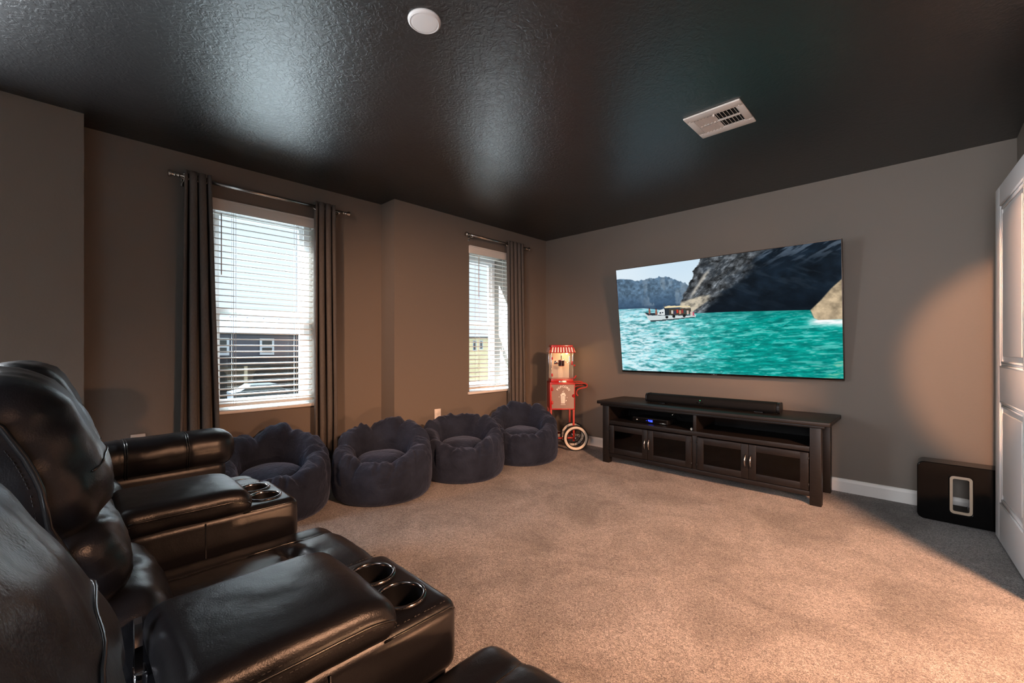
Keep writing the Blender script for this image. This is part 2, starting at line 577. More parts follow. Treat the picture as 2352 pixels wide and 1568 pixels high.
# blinds -------------------------------------------------------------
def blind(W, xi, label, nsl):
    y0, y1 = W['y0'] + .006, W['y1'] - .006
    xc = xi - .035
    t = thing('window_blind', label, 'blind', (xc, (y0 + y1) / 2, W['z0']), group='white slatted window blinds')
    hw = (y1 - y0) / 2
    H = W['z1'] - W['z0']
    v = MB().bbox((.036, -hw - .012, H - .070), (.050, hw + .012, H + .006), .004)
    v.bbox((.036, -hw - .012, H - .004), (.058, hw + .012, H + .010), .004)
    v.bbox((-.02, -hw - .012, H - .070), (.04, -hw - .004, H + .006), .003).bbox((-.02, hw + .004, H - .070), (.04, hw + .012, H + .006), .003)
    v.build('valance', M['blind'], t)
    MB().box((-.024, -hw + .002, H - .045), (.024, hw - .002, H - .004)).build('headrail', M['vinyl'], t)
    sl = MB()
    arc = [(-.025, -.0035), (-.0125, -.0008), (0, 0), (.0125, -.0008), (.025, -.0035)]
    poly = arc + [(a, b + .0036) for a, b in arc[::-1]]
    vv = [(a, s * (hw - .004), b) for s in (-1, 1) for a, b in poly]
    n = len(poly)
    ff = [(i, (i + 1) % n, n + (i + 1) % n, n + i) for i in range(n)] + [tuple(range(n))[::-1], tuple(range(n, 2 * n))]
    sl.add(vv, ff)
    first = None
    zb = .036
    pitch = (H - .085 - zb - .028) / (nsl - 1)
    for i in range(nsl):
        z = zb + .030 + pitch * i
        if first is None:
            first = sl.build('slat', M['blind'], t, (0, 0, z), (0, R(5), 0))
        else:
            share(first, t, (0, 0, z))
    MB().bbox((-.026, -hw + .002, zb - .010), (.026, hw - .002, zb + .012), .004).build('bottom_rail', M['blind'], t)
    ys = (-hw + .075, 0, hw - .075) if hw > .35 else (-hw + .13, hw - .13)
    for y in ys:
        lc = MB()
        for x in (-.0265, .0265):
            lc.tube([(x, y, zb), (x, y, H - .05)], .0013, 5)
        lc.build('ladder_cord', M['cord'], t)
        MB().tube([(0.027, y + .014, zb), (0.027, y + .014, H - .05)], .0012, 5).build('lift_cord', M['cord'], t)
    return t
b1 = blind(W1, WX, 'white slatted blind in the larger window between two curtains', 31)
b2 = blind(W2, BX, 'white slatted blind in the narrow window near the popcorn cart', 31)
MB().tube([(.046, -.30, .98), (.046, -.30, 1.42)], .0035, 6).build('tilt_wand', M['cord'], b1)
MB().tube([(.046, -.22, 1.0), (.046, -.22, 1.42)], .0035, 6).build('tilt_wand', M['cord'], b2)

# curtain rods and curtains -------------------------------------------
def rod(x, y0, y1, z, label, wall_x):
    t = thing('curtain_rod', label, 'curtain rod', (x, (y0 + y1) / 2, z), group='brushed nickel curtain rods')
    h = (y1 - y0) / 2
    MB().tube([(0, -h, 0), (0, h, 0)], .0125, 16).build('pole', M['steel'], t)
    for s in (-1, 1):
        prof = [(.0, 0), (.013, 0), (.013, .010), (.009, .014), (.009, .022), (.015, .026), (.015, .030), (.010, .034), (.021, .048), (.023, .056), (.021, .062), (0, .064)]
        MB().lathe([(r, s * (q + h)) for r, q in prof], 20, 'y').build('finial', M['steel'], t)
    for s in (-1, 1):
        yb = s * (h - .03)
        br = MB().tube([(0, yb, -.014), (wall_x - x, yb, -.014)], .006, 8)
        br.bbox((wall_x - x, yb - .012, -.045), (wall_x - x + .006, yb + .012, .020), .002)
        br.tube([(0, yb, -.016), (0, yb, .0)], .012, 10)
        br.build('bracket', M['steel'], t)
    return t
rod(-3.575, .545, 1.65, 2.254, 'long nickel curtain rod above the larger window', WX)
rod(-3.365, 2.895, 3.735, 2.262, 'short nickel curtain rod above the narrow window', BX)

def curtain(x, yt0, yt1, yb0, yb1, ztop, folds, label, rod_z, amp=.034, skew=0.0, seed=0):
    """grommet curtain: pleated cloth with thickness, flaring towards the hem"""
    t = thing('curtain', label, 'curtain', (x, (yt0 + yt1) / 2, 0), group='grey grommet curtains')
    yc = (yt0 + yt1) / 2
    nu, nv = folds * 18, 40
    v, f = [], []
    zs = [ztop + (.015 - ztop) * (j / nv) for j in range(nv + 1)]
    for j, z in enumerate(zs):
        q = 1 - z / ztop
        for i in range(nu + 1):
            s = i / nu
            y = (yt0 + (yt1 - yt0) * s) * (1 - q) + (yb0 + (yb1 - yb0) * s) * q
            ph = 2 * math.pi * folds * s
            a = amp * (1 - .12 * q + .25 * q * noise.noise(Vector((s * 3, q * 2, seed))))
            xx = a * math.cos(ph + .35 * q * math.sin(5 * s + seed)) + skew * q
            xx += .010 * noise.noise(Vector((s * 5, q * 3.1, seed + 9))) * q
            y += .012 * math.sin(2 * ph) * (1 - .3 * q) + .012 * q * noise.noise(Vector((s * 4, q * 2.2, seed + 3)))
            v.append((xx, y - yc, z))
    for j in range(nv):
        for i in range(nu):
            k = j * (nu + 1) + i
            f.append((k, k + 1, k + nu + 2, k + nu + 1))
    me = mesh_from('cloth', v, f)
    me.polygons.foreach_set('use_smooth', [True] * len(f))
    o = obj('cloth', me, M['curtain'], t)
    md = o.modifiers.new('thickness', 'SOLIDIFY')
    md.thickness = .003
    # grommets where the cloth crosses the rod
    for k in range(2 * folds):
        s = (k + .5) / (2 * folds)
        y = yt0 + (yt1 - yt0) * s - yc
        g = MB()
        ring = [(.0, math.cos(2 * math.pi * q / 20) * .021, math.sin(2 * math.pi * q / 20) * .021) for q in range(20)]
        ang = R(62) * (1 if k % 2 == 0 else -1)
        rm = Matrix.Rotation(ang + math.pi / 2, 3, 'Z')
        g.tube([rm @ Vector(p) for p in ring], .0042, 6, closed=True)
        g.build('grommet', M['steel'], t, (0, y, rod_z))
    return t
curtain(-3.575, .565, .715, .535, .775, 2.292, 3, 'grey curtain left of the larger window, beside the rolled arm', 2.254, .036, .01, 1)
curtain(-3.575, 1.415, 1.575, 1.415, 1.600, 2.292, 3, 'grey curtain right of the larger window, behind the beanbags', 2.254, .034, .0, 5)
curtain(-3.365, 3.425, 3.665, 3.465, 3.72, 2.300, 4, 'grey curtain at the narrow window near the corner', 2.262, .028, .0, 8)

# wall outlets ---------------------------------------------------------
def outlet(x, y, z, label):
    t = thing('wall_outlet', label, 'outlet', (x, y, z), group='white wall outlets')
    MB().bbox((0, -.037, -.058), (.006, .037, .058), .003).build('cover_plate', M['plate'], t)
    for s in (-1, 1):
        MB().bbox((.004, -.017, s * .026 - .014), (.009, .017, s * .026 + .014), .003).build('socket', M['plate'], t)
    MB().lathe([(0, .007), (.003, .007), (.003, .0062)], 8, 'x').build('screw', M['steel'], t)
outlet(WX, .342, .50, 'white wall outlet above the rolled leather arm')
outlet(BX, 2.532, .46, 'white wall outlet above the third beanbag')

# ------------------------------------------------------------------ ceiling fittings
t = thing('ceiling_disc', 'round white disc cover on the black ceiling', 'ceiling cover', (-1.474, 1.022, CEIL))
MB().lathe([(0, -.012), (.045, -.012), (.060, -.010), (.0655, -.006), (.067, 0), (0, 0)], 48).build('cover', M['disc'], t)
MB().lathe([(.055, -.0112), (.058, -.0128), (.061, -.0098)], 48).build('rim', M['disc'], t)

for (dx_, dy_), lb in ((DL, 'added warm downlight, unseen in the loft ceiling right of the camera'), (DL2, 'added warm downlight, unseen in the ceiling behind the sofa'), (DL3, 'added warm downlight, unseen in the ceiling above the camera')):
    t = thing('added_downlight', lb, 'downlight', (dx_, dy_, CEIL), group='added warm downlights')  # rings added around the unseen warm spots
    MB().lathe([(.055, -.001), (.058, -.006), (.085, -.006), (.090, 0), (.055, 0)], 40, closed=True).build('trim_ring', M['disc'], t)

FLX, FLY = 1.40, 1.35  # added lamp, out of view, throws warm light low across the walls
t = thing('added_floor_lamp', 'added low mushroom lamp with metal cap, unseen on the carpet right of the camera', 'lamp', (FLX, FLY, 0))
MB().lathe([(0, 0), (.09, 0), (.09, .015), (.02, .02), (0, .02)], 24).build('base', M['wood'], t)
MB().tube([(0, 0, .02), (0, 0, .19)], .008, 8).build('stem', M['steel'], t)
MB().lathe([(.165, .262), (.150, .285), (.110, .305), (.05, .318), (0, .320), (0, .314), (.05, .312), (.110, .299), (.148, .281), (.163, .260)], 36).build('cap', M['steel'], t)
bl = light('added_floor_lamp_light', 'POINT', (0, 0, .235), (0, 0, 0), ADDED_LAMP_W, (1.0, .50, .26), shadow_soft_size=.05)
bl.parent = t
MB().lathe([(0, .185), (.012, .19), (.022, .21), (.022, .225), (.012, .24), (0, .245)], 16).build('bulb', mat('added_floor_lamp_bulb', (1, .7, .4), .4, emit=(1, .5, .2), emit_s=20), t)

t = thing('ceiling_vent', 'square cream air vent with two-way louvres on the ceiling', 'vent', (-.872, 2.652, CEIL))
hv, hw_ = .152, .155
fr = MB()
inner_x, inner_y = .112, .092
for lo, hi in (((-hv, -hw_, -.010), (hv, -inner_y, 0)), ((-hv, inner_y, -.010), (hv, hw_, 0)),
               ((-hv, -inner_y, -.010), (-inner_x, inner_y, 0)), ((inner_x, -inner_y, -.010), (hv, inner_y, 0))):
    fr.bbox(lo, hi, .004)
fr.bbox((-inner_x, -.006, -.010), (inner_x, .006, -.001), .002)
fr.build('frame', M['vent'], t)
MB().box((-inner_x, -inner_y, -.0008), (inner_x, inner_y, -.0002)).build('duct', M['dark_gap'], t)
lv = None
for row in (-1, 1):
    for k in range(12):
        x = -inner_x + .010 + k * (2 * inner_x - .02) / 11
        a = R(-38) if k < 6 else R(52)
        if lv is None:
            lv = MB().box((-.0085, -.0425, -.0006), (.0085, .0425, .0006)).build('louver', M['vent'], t, (x, row * .049, -.008), (0, a, 0))
        else:
            share(lv, t, (x, row * .049, -.008), (0, a, 0))
MB().bbox((-.004, -inner_y - .01, -.022), (.004, -inner_y + .006, -.008), .002).build('damper_lever', M['vent'], t)
for x, y in ((-.132, -.10), (-.132, .10), (.132, -.10), (.132, .10)):
    MB().lathe([(0, -.0125), (.004, -.012), (.0045, -.010)], 10).build('screw', M['vent'], t, (x, y, 0))

# ------------------------------------------------------------------ open white door at the right
ang = .062
t = thing('panel_door', 'white two-panel door standing open at the right edge', 'door', (.373, 3.042, 0.012), ang)
# local: +y runs from the hinge to the free edge, -x faces the room
DW, DH, DT = .77, 2.02, .036
st = .115
mbd = MB()
rails = [(0, .215), (.80, .99), (1.91, DH)]
mbd.bbox((-DT, 0, 0), (0, st, DH), .003).bbox((-DT, DW - st, 0), (0, DW, DH), .003)
for a, b in rails:
    mbd.bbox((-DT, st - .002, a), (0, DW - st + .002, b), .003)
mbd.build('door_frame', M['door'], t)
for a, b in ((.215, .80), (.99, 1.91)):
    p = MB().bbox((-DT + .010, st + .004, a + .004), (-.010, DW - st - .004, b - .004), .002)
    y0, y1, z0, z1 = st, DW - st, a, b
    po = p.build('door_panel', M['door'], t)
    mo = MB()
    # ogee moulding around the panel
    for k, (ins, dep) in enumerate(((.0, .0), (.012, .006), (.024, .003))):
        path = [(-DT + dep + .004, y0 + ins + .004, z0 + ins + .004), (-DT + dep + .004, y1 - ins - .004, z0 + ins + .004),
                (-DT + dep + .004, y1 - ins - .004, z1 - ins - .004), (-DT + dep + .004, y0 + ins + .004, z1 - ins - .004)]
        for i in range(4):
            mo.tube([path[i], path[(i + 1) % 4]], .006, 8)
    mo.build('moulding', M['door'], po)
    MB().bbox((-DT + .002, y0 + .06, z0 + .06), (-DT + .014, y1 - .06, z1 - .06), .006).build('raised_field', M['door'], po)
for z in (.25, 1.0, 1.8):
    MB().tube([(-.003, -.008, z - .045), (-.003, -.008, z + .045)], .007, 10).build('hinge', M['steel'], t)
# door casing on the wall corner
struct('trim_1', MB().bbox((RX - .016, 2.82, 0), (RX, 2.905, 2.10), .004), M['trim'], 'white door casing by the hinge')

# ------------------------------------------------------------------ leather recliner row
def cushion(lo, hi, r, n, fn=None, seg=4, wr=.004, seed=0.0):
    """soft leather block with slight irregular wrinkling"""
    def g(x, y, z):
        if fn:
            x, y, z = fn(x, y, z)
        d = fbm((x * 6 + seed, y * 6, z * 6), 3) * wr
        e = noise.noise(Vector((x * 17, y * 17 + seed, z * 17))) * wr * .45
        c = Vector((x - (lo[0] + hi[0]) / 2, y - (lo[1] + hi[1]) / 2, z - (lo[2] + hi[2]) / 2))
        if c.length > 1e-6:
            c.normalize()
        return (x + c.x * (d + e), y + c.y * (d + e), z + c.z * (d + e))
    v, f = rbox(lo, hi, r, seg, n, g)
    return MB().add(v, f, True)

def stitches(mb, path, step=.0075, ln=.0046, r=.0009):
    """dashed sewing thread along a polyline"""
    pts = [Vector(p) for p in path]
    acc = 0
    for a, b in zip(pts[:-1], pts[1:]):
        L = (b - a).length
        d = (b - a) / max(L, 1e-9)
        s = -acc
        while s < L:
            if s >= 0 and s + ln < L:
                mb.tube([a + d * s, a + d * (s + ln)], r, 4, True, False)
            s += step
        acc = (acc + L) % step
    return mb

from mathutils.bvhtree import BVHTree
def drape(pts, obs, off=.002):
    """lay a polyline on the surface of already built meshes (same parent space)"""
    vs, fs = [], []
    for o in obs:
        b0 = len(vs)
        vs += [v_.co.copy() for v_ in o.data.vertices]
        fs += [tuple(i + b0 for i in p.vertices) for p in o.data.polygons]
    tr = BVHTree.FromPolygons(vs, fs)
    out_ = []
    for p in pts:
        loc, nor, idx, dist = tr.find_nearest(Vector(p))
        d = Vector(p) - loc
        inside = d.dot(nor) < 0
        out_.append(loc + nor * off)
    return out_

def recliner(label, xc, recline, seed, arm=None):
    """seat unit: origin on the floor under the seat's centre, facing +y"""
    t = thing('recliner', label, 'recliner', (xc, 0, 0), group='black leather recliners in one row')
    hw = .279
    # base under the seat
    MB().bbox((-hw, -.28, .03), (hw, .55, .36), .03, 3).build('base', M['leather'], t)
    for sx in (-1, 1):
        for y in (-.2, .48):
            MB().lathe([(0, 0), (.022, 0), (.026, .032), (0, .032)], 16, at=(sx * .2, y, 0)).build('foot', M['black'], t)
    # seat cushion: sunk centre, crosswise tuck near the front, two lengthwise seams
    def seatfn(x, y, z):
        top = max(0.0, min(1.0, (z - .40) / .08))
        tuck = math.exp(-((y - .475) / .022) ** 2)
        side = math.exp(-((abs(x) - .165) / .010) ** 2)
        cen = 1 - min(1, abs(x) / .165) ** 4
        z += top * (-.024 * tuck * max(cen, .0) - .006 * side + .012 * cen * (1 - tuck))
        z += top * (.006 * math.sin(x * 55 + seed) * math.exp(-((y - .475) / .06) ** 2) * cen)
        return x, y, z
    seat = cushion((-hw + .002, .02, .34), (hw - .002, .655, .500), .055, (30, 46, 4), seatfn, seed=seed, wr=.004)
    seat = seat.build('seat_cushion', M['leather'], t)
    for s in (-1, 1):
        sm = MB()
        sm.tube(drape([(s * .165, y, .52 - max(0, y - .58) * .4) for y in np.linspace(.06, .64, 40)], [seat], .0005), .0022, 6)
        sm.build('seat_seam', M['seam'], t)
    # leg-rest panel folded at the front
    cushion((-hw + .012, .57, .10), (hw - .012, .645, .385), .03, (12, 2, 10), None, seed=seed + 4, wr=.003).build('leg_rest', M['leather'], t)
    # backrest, tilted about its hinge
    bk = bpy.data.objects.new('backrest', None)
    COL.objects.link(bk)
    bk.parent = t
    bk.location = (0, .098, .42)
    bk.rotation_euler = (R(15.5 + recline), 0, 0)
    bw = .222
    # coordinates below: y forward, z up along the back
    def shellfn(x, y, z):
        k = max(0, (z - .42) / .28)
        return x * (1 - .07 * k * k), y + .015 * k * k, z
    shell = cushion((-bw, -.21, -.06), (bw, -.015, .655), .075, (14, 4, 22), shellfn, seed=seed + 2, wr=.004).build('back_shell', M['leather'], bk)
    def lumb(x, y, z):
        f = max(0, y + .01) / .09
        return x * (1 + .10 * math.exp(-((z - .08) / .10) ** 2)), y + .012 * f * math.cos(x * 7), z
    lumbc = cushion((-bw + .01, -.06, .02), (bw - .01, .092, .222), .080, (24, 8, 14), lumb, seed=seed + 7, wr=.009).build('lumbar_cushion', M['leather'], bk)
    def midc(x, y, z):
        f = max(0, y) / .07
        pl = math.sin(x * 70 + 4 * math.sin(z * 30 + seed)) * .008 * f * (.5 + .5 * math.sin(x * 19 + seed))
        return x, y + .008 * f * math.cos(x * 7) + pl * math.exp(-((z - .225) / .03) ** 2) + pl * math.exp(-((z - .375) / .03) ** 2), z
    midcc = cushion((-bw + .012, -.06, .212), (bw - .012, .072, .382), .075, (28, 8, 14), midc, seed=seed + 13, wr=.008).build('middle_cushion', M['leather'], bk)
    def head(x, y, z):
        k = max(0, (z - .46) / .22)
        f = max(0, y + .02) / .09
        pl = math.sin(x * 62 + 3 * math.sin(z * 25 + seed)) * .009 * f * (.5 + .5 * math.sin(x * 17 + seed)) * math.exp(-((z - .375) / .035) ** 2)
        return x * (1 - .06 * k * k), y + .016 * f * math.cos(x * 6) - .035 * k * k + pl, z
    headr = cushion((-bw - .003, -.17, .355), (bw + .003, .078, .683), .085, (26, 10, 18), head, seed=seed + 21, wr=.008).build('headrest', M['leather'], bk)
    # piping down both sides and over the top
    for s in (-1, 1):
        pts = [(s * (bw + .004), -.004, z) for z in np.linspace(0, .36, 12)]
        for z in np.linspace(.39, .59, 8):
            k = max(0, (z - .46) / .22)
            pts.append((s * (bw + .007) * (1 - .06 * k * k), min(.010, -.004 + (z - .36) * .12) - .035 * k * k, z))
        for q in np.linspace(.1, 1.45, 14):
            x_, y_, z_ = bw + .003 - .085 + .090 * math.cos(q), -.0 + .010 - .05 * q, .683 - .085 + .090 * math.sin(q)
            k = max(0, (z_ - .46) / .22)
            pts.append((s * x_ * (1 - .06 * k * k), y_ - .035 * k * k, z_))
        pts = drape([(p[0] + s * .01, p[1], p[2]) for p in pts], [shell, headr, lumbc, midcc], .0015)
        MB().tube(pts, .0050, 8).build('side_piping', M['seam'], bk)
        st_ = MB()
        stitches(st_, drape([(p[0], p[1] - .013, p[2]) for p in pts[:-3]], [shell, headr, lumbc, midcc], .0006))
        tag(st_.build('side_stitching', M['thread'], bk), kind='stuff')
    # cross seam over the headrest
    pts = []
    for x in np.linspace(-bw + .03, bw - .03, 24):
        pts.append((x, .083 - .035 * (.1 / .22) ** 2 + .016 * math.cos(x * 6) - .012 * (abs(x) / bw) ** 6, .47 + .01 * math.cos(x * 9)))
    MB().tube(drape(pts, [headr], .0006), .0022, 6).build('headrest_seam', M['seam'], bk)
    if arm:
        s = arm
        xa, xb = (hw, hw + .215) if s > 0 else (-hw - .215, -hw)
        MB().bbox((xa + .012, -.24, .03), (xb - .012, .555, .57), .035, 3).build('arm_body', M['leather'], t)
        def armfn(x, y, z):
            g = 0
            for yy in (.18, .40):
                g += math.exp(-((y - yy) / .007) ** 2)
            cx, cz = (xa + xb) / 2, .615
            return cx + (x - cx) * (1 - .035 * g), y, cz + (z - cz) * (1 - .045 * g) + .012 * math.sin(y * 3)
        cushion((xa, -.20, .525), (xb, .600, .703), .080, (8, 60, 5), armfn, seed=seed + 31, wr=.004).build('armrest', M['leather'], t)
        for yy in (.186, .194, .396, .404):
            ring = [((xa + xb) / 2 + (s_[0]) * .106, yy, .616 + .012 * math.sin(yy * 3) + s_[1] * .0875) for s_ in
                    [(math.copysign(abs(math.cos(q)) ** .55, math.cos(q)), math.copysign(abs(math.sin(q)) ** .62, math.sin(q))) for q in np.linspace(0, 2 * math.pi, 40, endpoint=False)]]
            MB().tube(ring, .0016, 5, closed=True).build('arm_seam', M['seam'], t)
    return t

recliner('black leather recliner under the windows with a rolled padded arm', -2.142, 0.8, 3.1, arm=-1)
recliner('black leather recliner between the two cup-holder consoles', -1.277, 0.0, 11.7)
recliner('nearest black leather recliner, cut off by the lower left corner', -.412, 5.0, 23.3, arm=1)

def console(label, xc, seed):
    t = thing('armrest_console', label, 'console', (xc, 0, 0), group='leather consoles with cup holders')
    hw = .152
    MB().bbox((-hw + .004, -.26, .03), (hw - .004, .545, .50), .02, 3).build('base', M['leather'], t)
    v, f = rbox((-hw, .115, .455), (hw, .570, .600), .030, 5, (6, 14, 2))
    me = MB().add(v, f, True).mesh('deck')
    cuts = []
    for s in (-1, 1):
        cuts.append(MB().lathe([(0, .50), (.0445, .50), (.0445, .70), (0, .70)], 48, at=(s * .060, .487, 0), smooth=False).mesh('c'))
    deck = smooth_by_angle(bool_cut(me, cuts), 50)
    obj('cup_deck', deck, M['leather'], t)
    for s in (-1, 1):
        c = MB().lathe([(0, .5012), (.040, .5012), (.0425, .504), (.0435, .597), (.0440, .6005), (.046, .6035), (.0485, .6045), (.0515, .6035), (.0525, .6005)], 56, at=(s * .060, .487, 0))
        cup = c.build('cup_holder', M['black'], t)
        MB().lathe([(.0435, .5985), (.0442, .6030), (.0462, .6052), (.0488, .6056), (.0512, .6046), (.0522, .6012)], 64, at=(s * .060, .487, 0)).build('rim', M['rim'], cup)
    # padded lid
    def lidfn(x, y, z):
        k = max(0, (z - .60) / .07)
        e = max(0, (y - .34) / .09)
        return x, y, z + k * (.010 * math.cos(x / hw * 1.45)) - k * .020 * e ** 2.2
    lid = cushion((-hw - .004, .098, .580), (hw + .004, .432, .664), .036, (16, 22, 3), lidfn, seg=5, seed=seed, wr=.0025).build('armrest_lid', M['leather'], t)
    # seams with a double row of stitching along both sides and over the front of the lid
    for s in (-1, 1):
        x = s * (hw + .0045)
        path = [(x, y, .633) for y in np.linspace(.125, .36, 14)] + [(x - s * .012 * q * q, .36 + .068 * math.sin(q * 1.4), .633 - .030 * (1 - math.cos(q * 1.4))) for q in np.linspace(.1, 1, 8)]
        path = drape(path, [lid], .0004)
        sm = MB().tube(path, .0024, 6)
        sm.build('lid_seam', M['seam'], t)
        stt = MB()
        stitches(stt, drape([(p[0], p[1], p[2] + .008) for p in path[:-4]], [lid], .0002))
        stitches(stt, drape([(p[0], p[1], p[2] - .008) for p in path[:-4]], [lid], .0002))
        tag(stt.build('lid_stitching', M['thread'], t), kind='stuff')
        path = [(s * (hw - .003), y, .588) for y in np.linspace(.40, .545, 8)] + [(s * (hw - .005), .557, .581)]
        MB().tube(path, .0022, 6).build('deck_seam', M['seam'], t)
        st2 = MB()
        stitches(st2, [(p[0] - s * .009, p[1] - .001, p[2] + .0115) for p in path[:8]])
        tag(st2.build('deck_stitching', M['thread'], t), kind='stuff')
        MB().tube([(s * (hw + .0005), .30, .05), (s * (hw + .0005), .30, .585)], .002, 6).build('side_seam', M['seam'], t)
    return t
M['rim'] = mat('smoked_chrome_rim', (.30, .27, .26), .16, 1)
console('leather console with two cup holders nearest the camera', -.846, 2.0)
console('leather console with two cup holders beside the rolled arm seat', -1.711, 6.0)

# steel back-release latch of the nearest recliner
t = thing('recliner_latch', 'shiny steel latch behind the nearest console lid', 'latch', (-.908, .084, .556))
MB().bbox((-.012, -.010, -.12), (.012, .004, .02), .003).build('bracket', M['chrome'], t)
MB().bbox((-.016, -.006, .02), (.016, .012, .045), .004).build('collar', M['chrome'], t)
lp = MB().prism([(-.011, .045), (.011, .045), (.011, .085), (.004, .118), (-.006, .124), (-.011, .11)], -.004, .006, 'xz')
lp.build('hook', M['chrome'], t)

# ------------------------------------------------------------------ beanbag chairs
def beanbag(label, x, y, face, seed, rad=.360, back=.52, front=.295):
    t = thing('beanbag_chair', label, 'beanbag', (x, y, 0), face, 'navy beanbag chairs')
    # the opening looks along local +x; the high back is at -x
    nt_, prof_n = 216, 64
    rnd = random.Random(int(seed * 100))
    creases = []                      # puckers: angle, width, depth, slant, centre along the profile
    for k in range(20):
        creases.append((2 * math.pi * (k + rnd.uniform(-.4, .4)) / 20, rnd.uniform(.04, .10), rnd.uniform(.008, .022), rnd.uniform(-1.3, 1.3), rnd.uniform(.44, .58), rnd.uniform(.07, .13)))
    gores = [2 * math.pi * (k + .5 + rnd.uniform(-.15, .15)) / 6 for k in range(6)]
    def adiff(a_, b_):
        return (a_ - b_ + math.pi) % (2 * math.pi) - math.pi
    v, f = [], []
    for i in range(nt_):
        th = 2 * math.pi * i / nt_
        c, s = math.cos(th), math.sin(th)
        bk = (.5 - .5 * c) ** 1.1                   # 0 front, 1 back
        zr = front + (back - front) * bk
        rr = rad * (1 + .025 * noise.noise(Vector((c * 1.4, s * 1.4, seed))))
        zr += (.018 + .030 * bk) * noise.noise(Vector((c * 1.9, s * 1.9, seed + 5)))
        pinch = max(math.exp(-(adiff(th, g) / .10) ** 2) for g in gores)
        zr -= (.008 + .022 * bk) * pinch
        lean = .03 * bk
        inn = .03 * noise.noise(Vector((c * 2.1, s * 2.1, seed + 11)))
        keys = [(0, 0.0), (rr * .80, 0.0), (rr * .93, .010), (rr * .995, .045), (rr * 1.02, .12), (rr * 1.02, zr * .48),
                (rr * (1.01 + lean * .3), zr * .70), (rr * (.97 + lean), zr * .87), (rr * (.89 + lean), zr * .97), (rr * (.78 + lean * .6), zr * 1.0),
                (rr * (.67 + lean * .2 + inn), zr * .965), (rr * (.585 + inn), zr * .86), (rr * (.54 + inn), zr * .70), (rr * .525, .45 * zr + .07), (rr * .50, .22), (0, .20)]
        K = [keys[0]] + keys + [keys[-1]]
        segs = len(keys) - 1
        for j in range(prof_n + 1):
            u_ = j / prof_n * segs
            k = min(int(u_), segs - 1)
            q = u_ - k
            p0, p1, p2, p3 = K[k], K[k + 1], K[k + 2], K[k + 3]
            def cr(a, b_, c_, d):
                return .5 * (2 * b_ + (-a + c_) * q + (2 * a - 5 * b_ + 4 * c_ - d) * q * q + (-a + 3 * b_ - 3 * c_ + d) * q ** 3)
            r_, z_ = max(0, cr(p0[0], p1[0], p2[0], p3[0])), max(0, cr(p0[1], p1[1], p2[1], p3[1]))
            u = u_ / segs
            rim = math.exp(-((u - .58) / .15) ** 2)
            side = math.exp(-((u - .34) / .10) ** 2)
            n1 = noise.noise(Vector((c * 2.6 + u * 2, s * 2.6, u * 5 + seed)))
            n2 = noise.noise(Vector((c * 6.0, s * 6.0 + u * 3, u * 9 + seed)))
            d = rim * (.026 * n1 + .010 * n2) + side * (.010 * n1 + .004 * n2)
            cz = 0
            for (ca_, cw, cd, cs, cu, cl) in creases:
                e = adiff(th, ca_ + cs * (u - cu)) / cw
                if abs(e) < 3:
                    w_ = math.exp(-((u - cu) / cl) ** 2)
                    cz += w_ * cd * (math.exp(-e * e) - .55 * math.exp(-(abs(e) - 1.25) ** 2 / .30))
            d -= cz
            d -= .014 * pinch * rim
            # horizontal gather where rim meets the drum
            d -= .010 * math.exp(-((u - .43 - .02 * noise.noise(Vector((c * 3, s * 3, seed)))) / .012) ** 2) * (.4 + .6 * (1 - bk))
            if u < .12 or u > .92:
                d *= .1
            nr, nz = (1 - u) * 1.25 - .25, .2 + rim
            L = math.hypot(nr, nz)
            v.append((max(0, r_ + d * nr / L) * c, max(0, r_ + d * nr / L) * s, max(0.002 if u > .05 else 0, z_ + d * nz / L)))
    m = prof_n + 1
    for i in range(nt_):
        j = (i + 1) % nt_
        for k in range(prof_n):
            f.append((i * m + k, j * m + k, j * m + k + 1, i * m + k + 1))
    bm = bmesh.new()
    me = mesh_from('body', v, f)
    bm.from_mesh(me)
    bmesh.ops.remove_doubles(bm, verts=bm.verts, dist=.0004)
    bmesh.ops.recalc_face_normals(bm, faces=bm.faces)
    for fc in bm.faces:
        fc.smooth = True
    bm.to_mesh(me)
    bm.free()
    obj('body', me, M['denim'], t)
    # seat pad inside the well
    pv, pf = [], []
    nr_, na = 14, 72
    for i in range(na):
        a = 2 * math.pi * i / na
        for j in range(nr_ + 1):
            q = j / nr_
            rr = .205 * math.sin(q * math.pi / 2) * (1 + .02 * noise.noise(Vector((math.cos(a) * 2, math.sin(a) * 2, seed))))
            z = .215 + .100 * (1 - q ** 2.4) + .006 * noise.noise(Vector((rr * math.cos(a) * 9, rr * math.sin(a) * 9, seed + 2)))
            if q > .9:
                z -= .010
            pv.append((.012 + rr * math.cos(a), rr * math.sin(a), z))
    for i in range(na):
        j = (i + 1) % na
        for k in range(nr_):
            pf.append((i * (nr_ + 1) + k, i * (nr_ + 1) + k + 1, j * (nr_ + 1) + k + 1, j * (nr_ + 1) + k))
    MB().add(pv, pf, True).build('seat_pad', M['denim'], t)
    # stitched ridges around the lower body
    for zz in (.085, .165):
        ring = [((rad * 1.003) * math.cos(q), (rad * 1.003) * math.sin(q), zz + .006 * math.sin(3 * q + seed)) for q in np.linspace(-1.9, 1.9, 60)]
        MB().tube(ring, .0028, 5).build('side_seam', M['denim'], t)
    return t
beanbag('navy beanbag chair beside the rolled recliner arm', -3.225, .995, R(-20), 1.3, .362, .535)
beanbag('navy beanbag chair in front of the wall corner, second from the recliners', -3.035, 1.722, R(-42), 4.9, .362, .53)
beanbag('navy beanbag chair under the wall outlet between two other beanbags', -2.985, 2.475, R(-40), 8.2, .362, .500)
beanbag('navy beanbag chair beside the red popcorn cart', -2.955, 3.222, R(-46), 12.6, .360, .525)

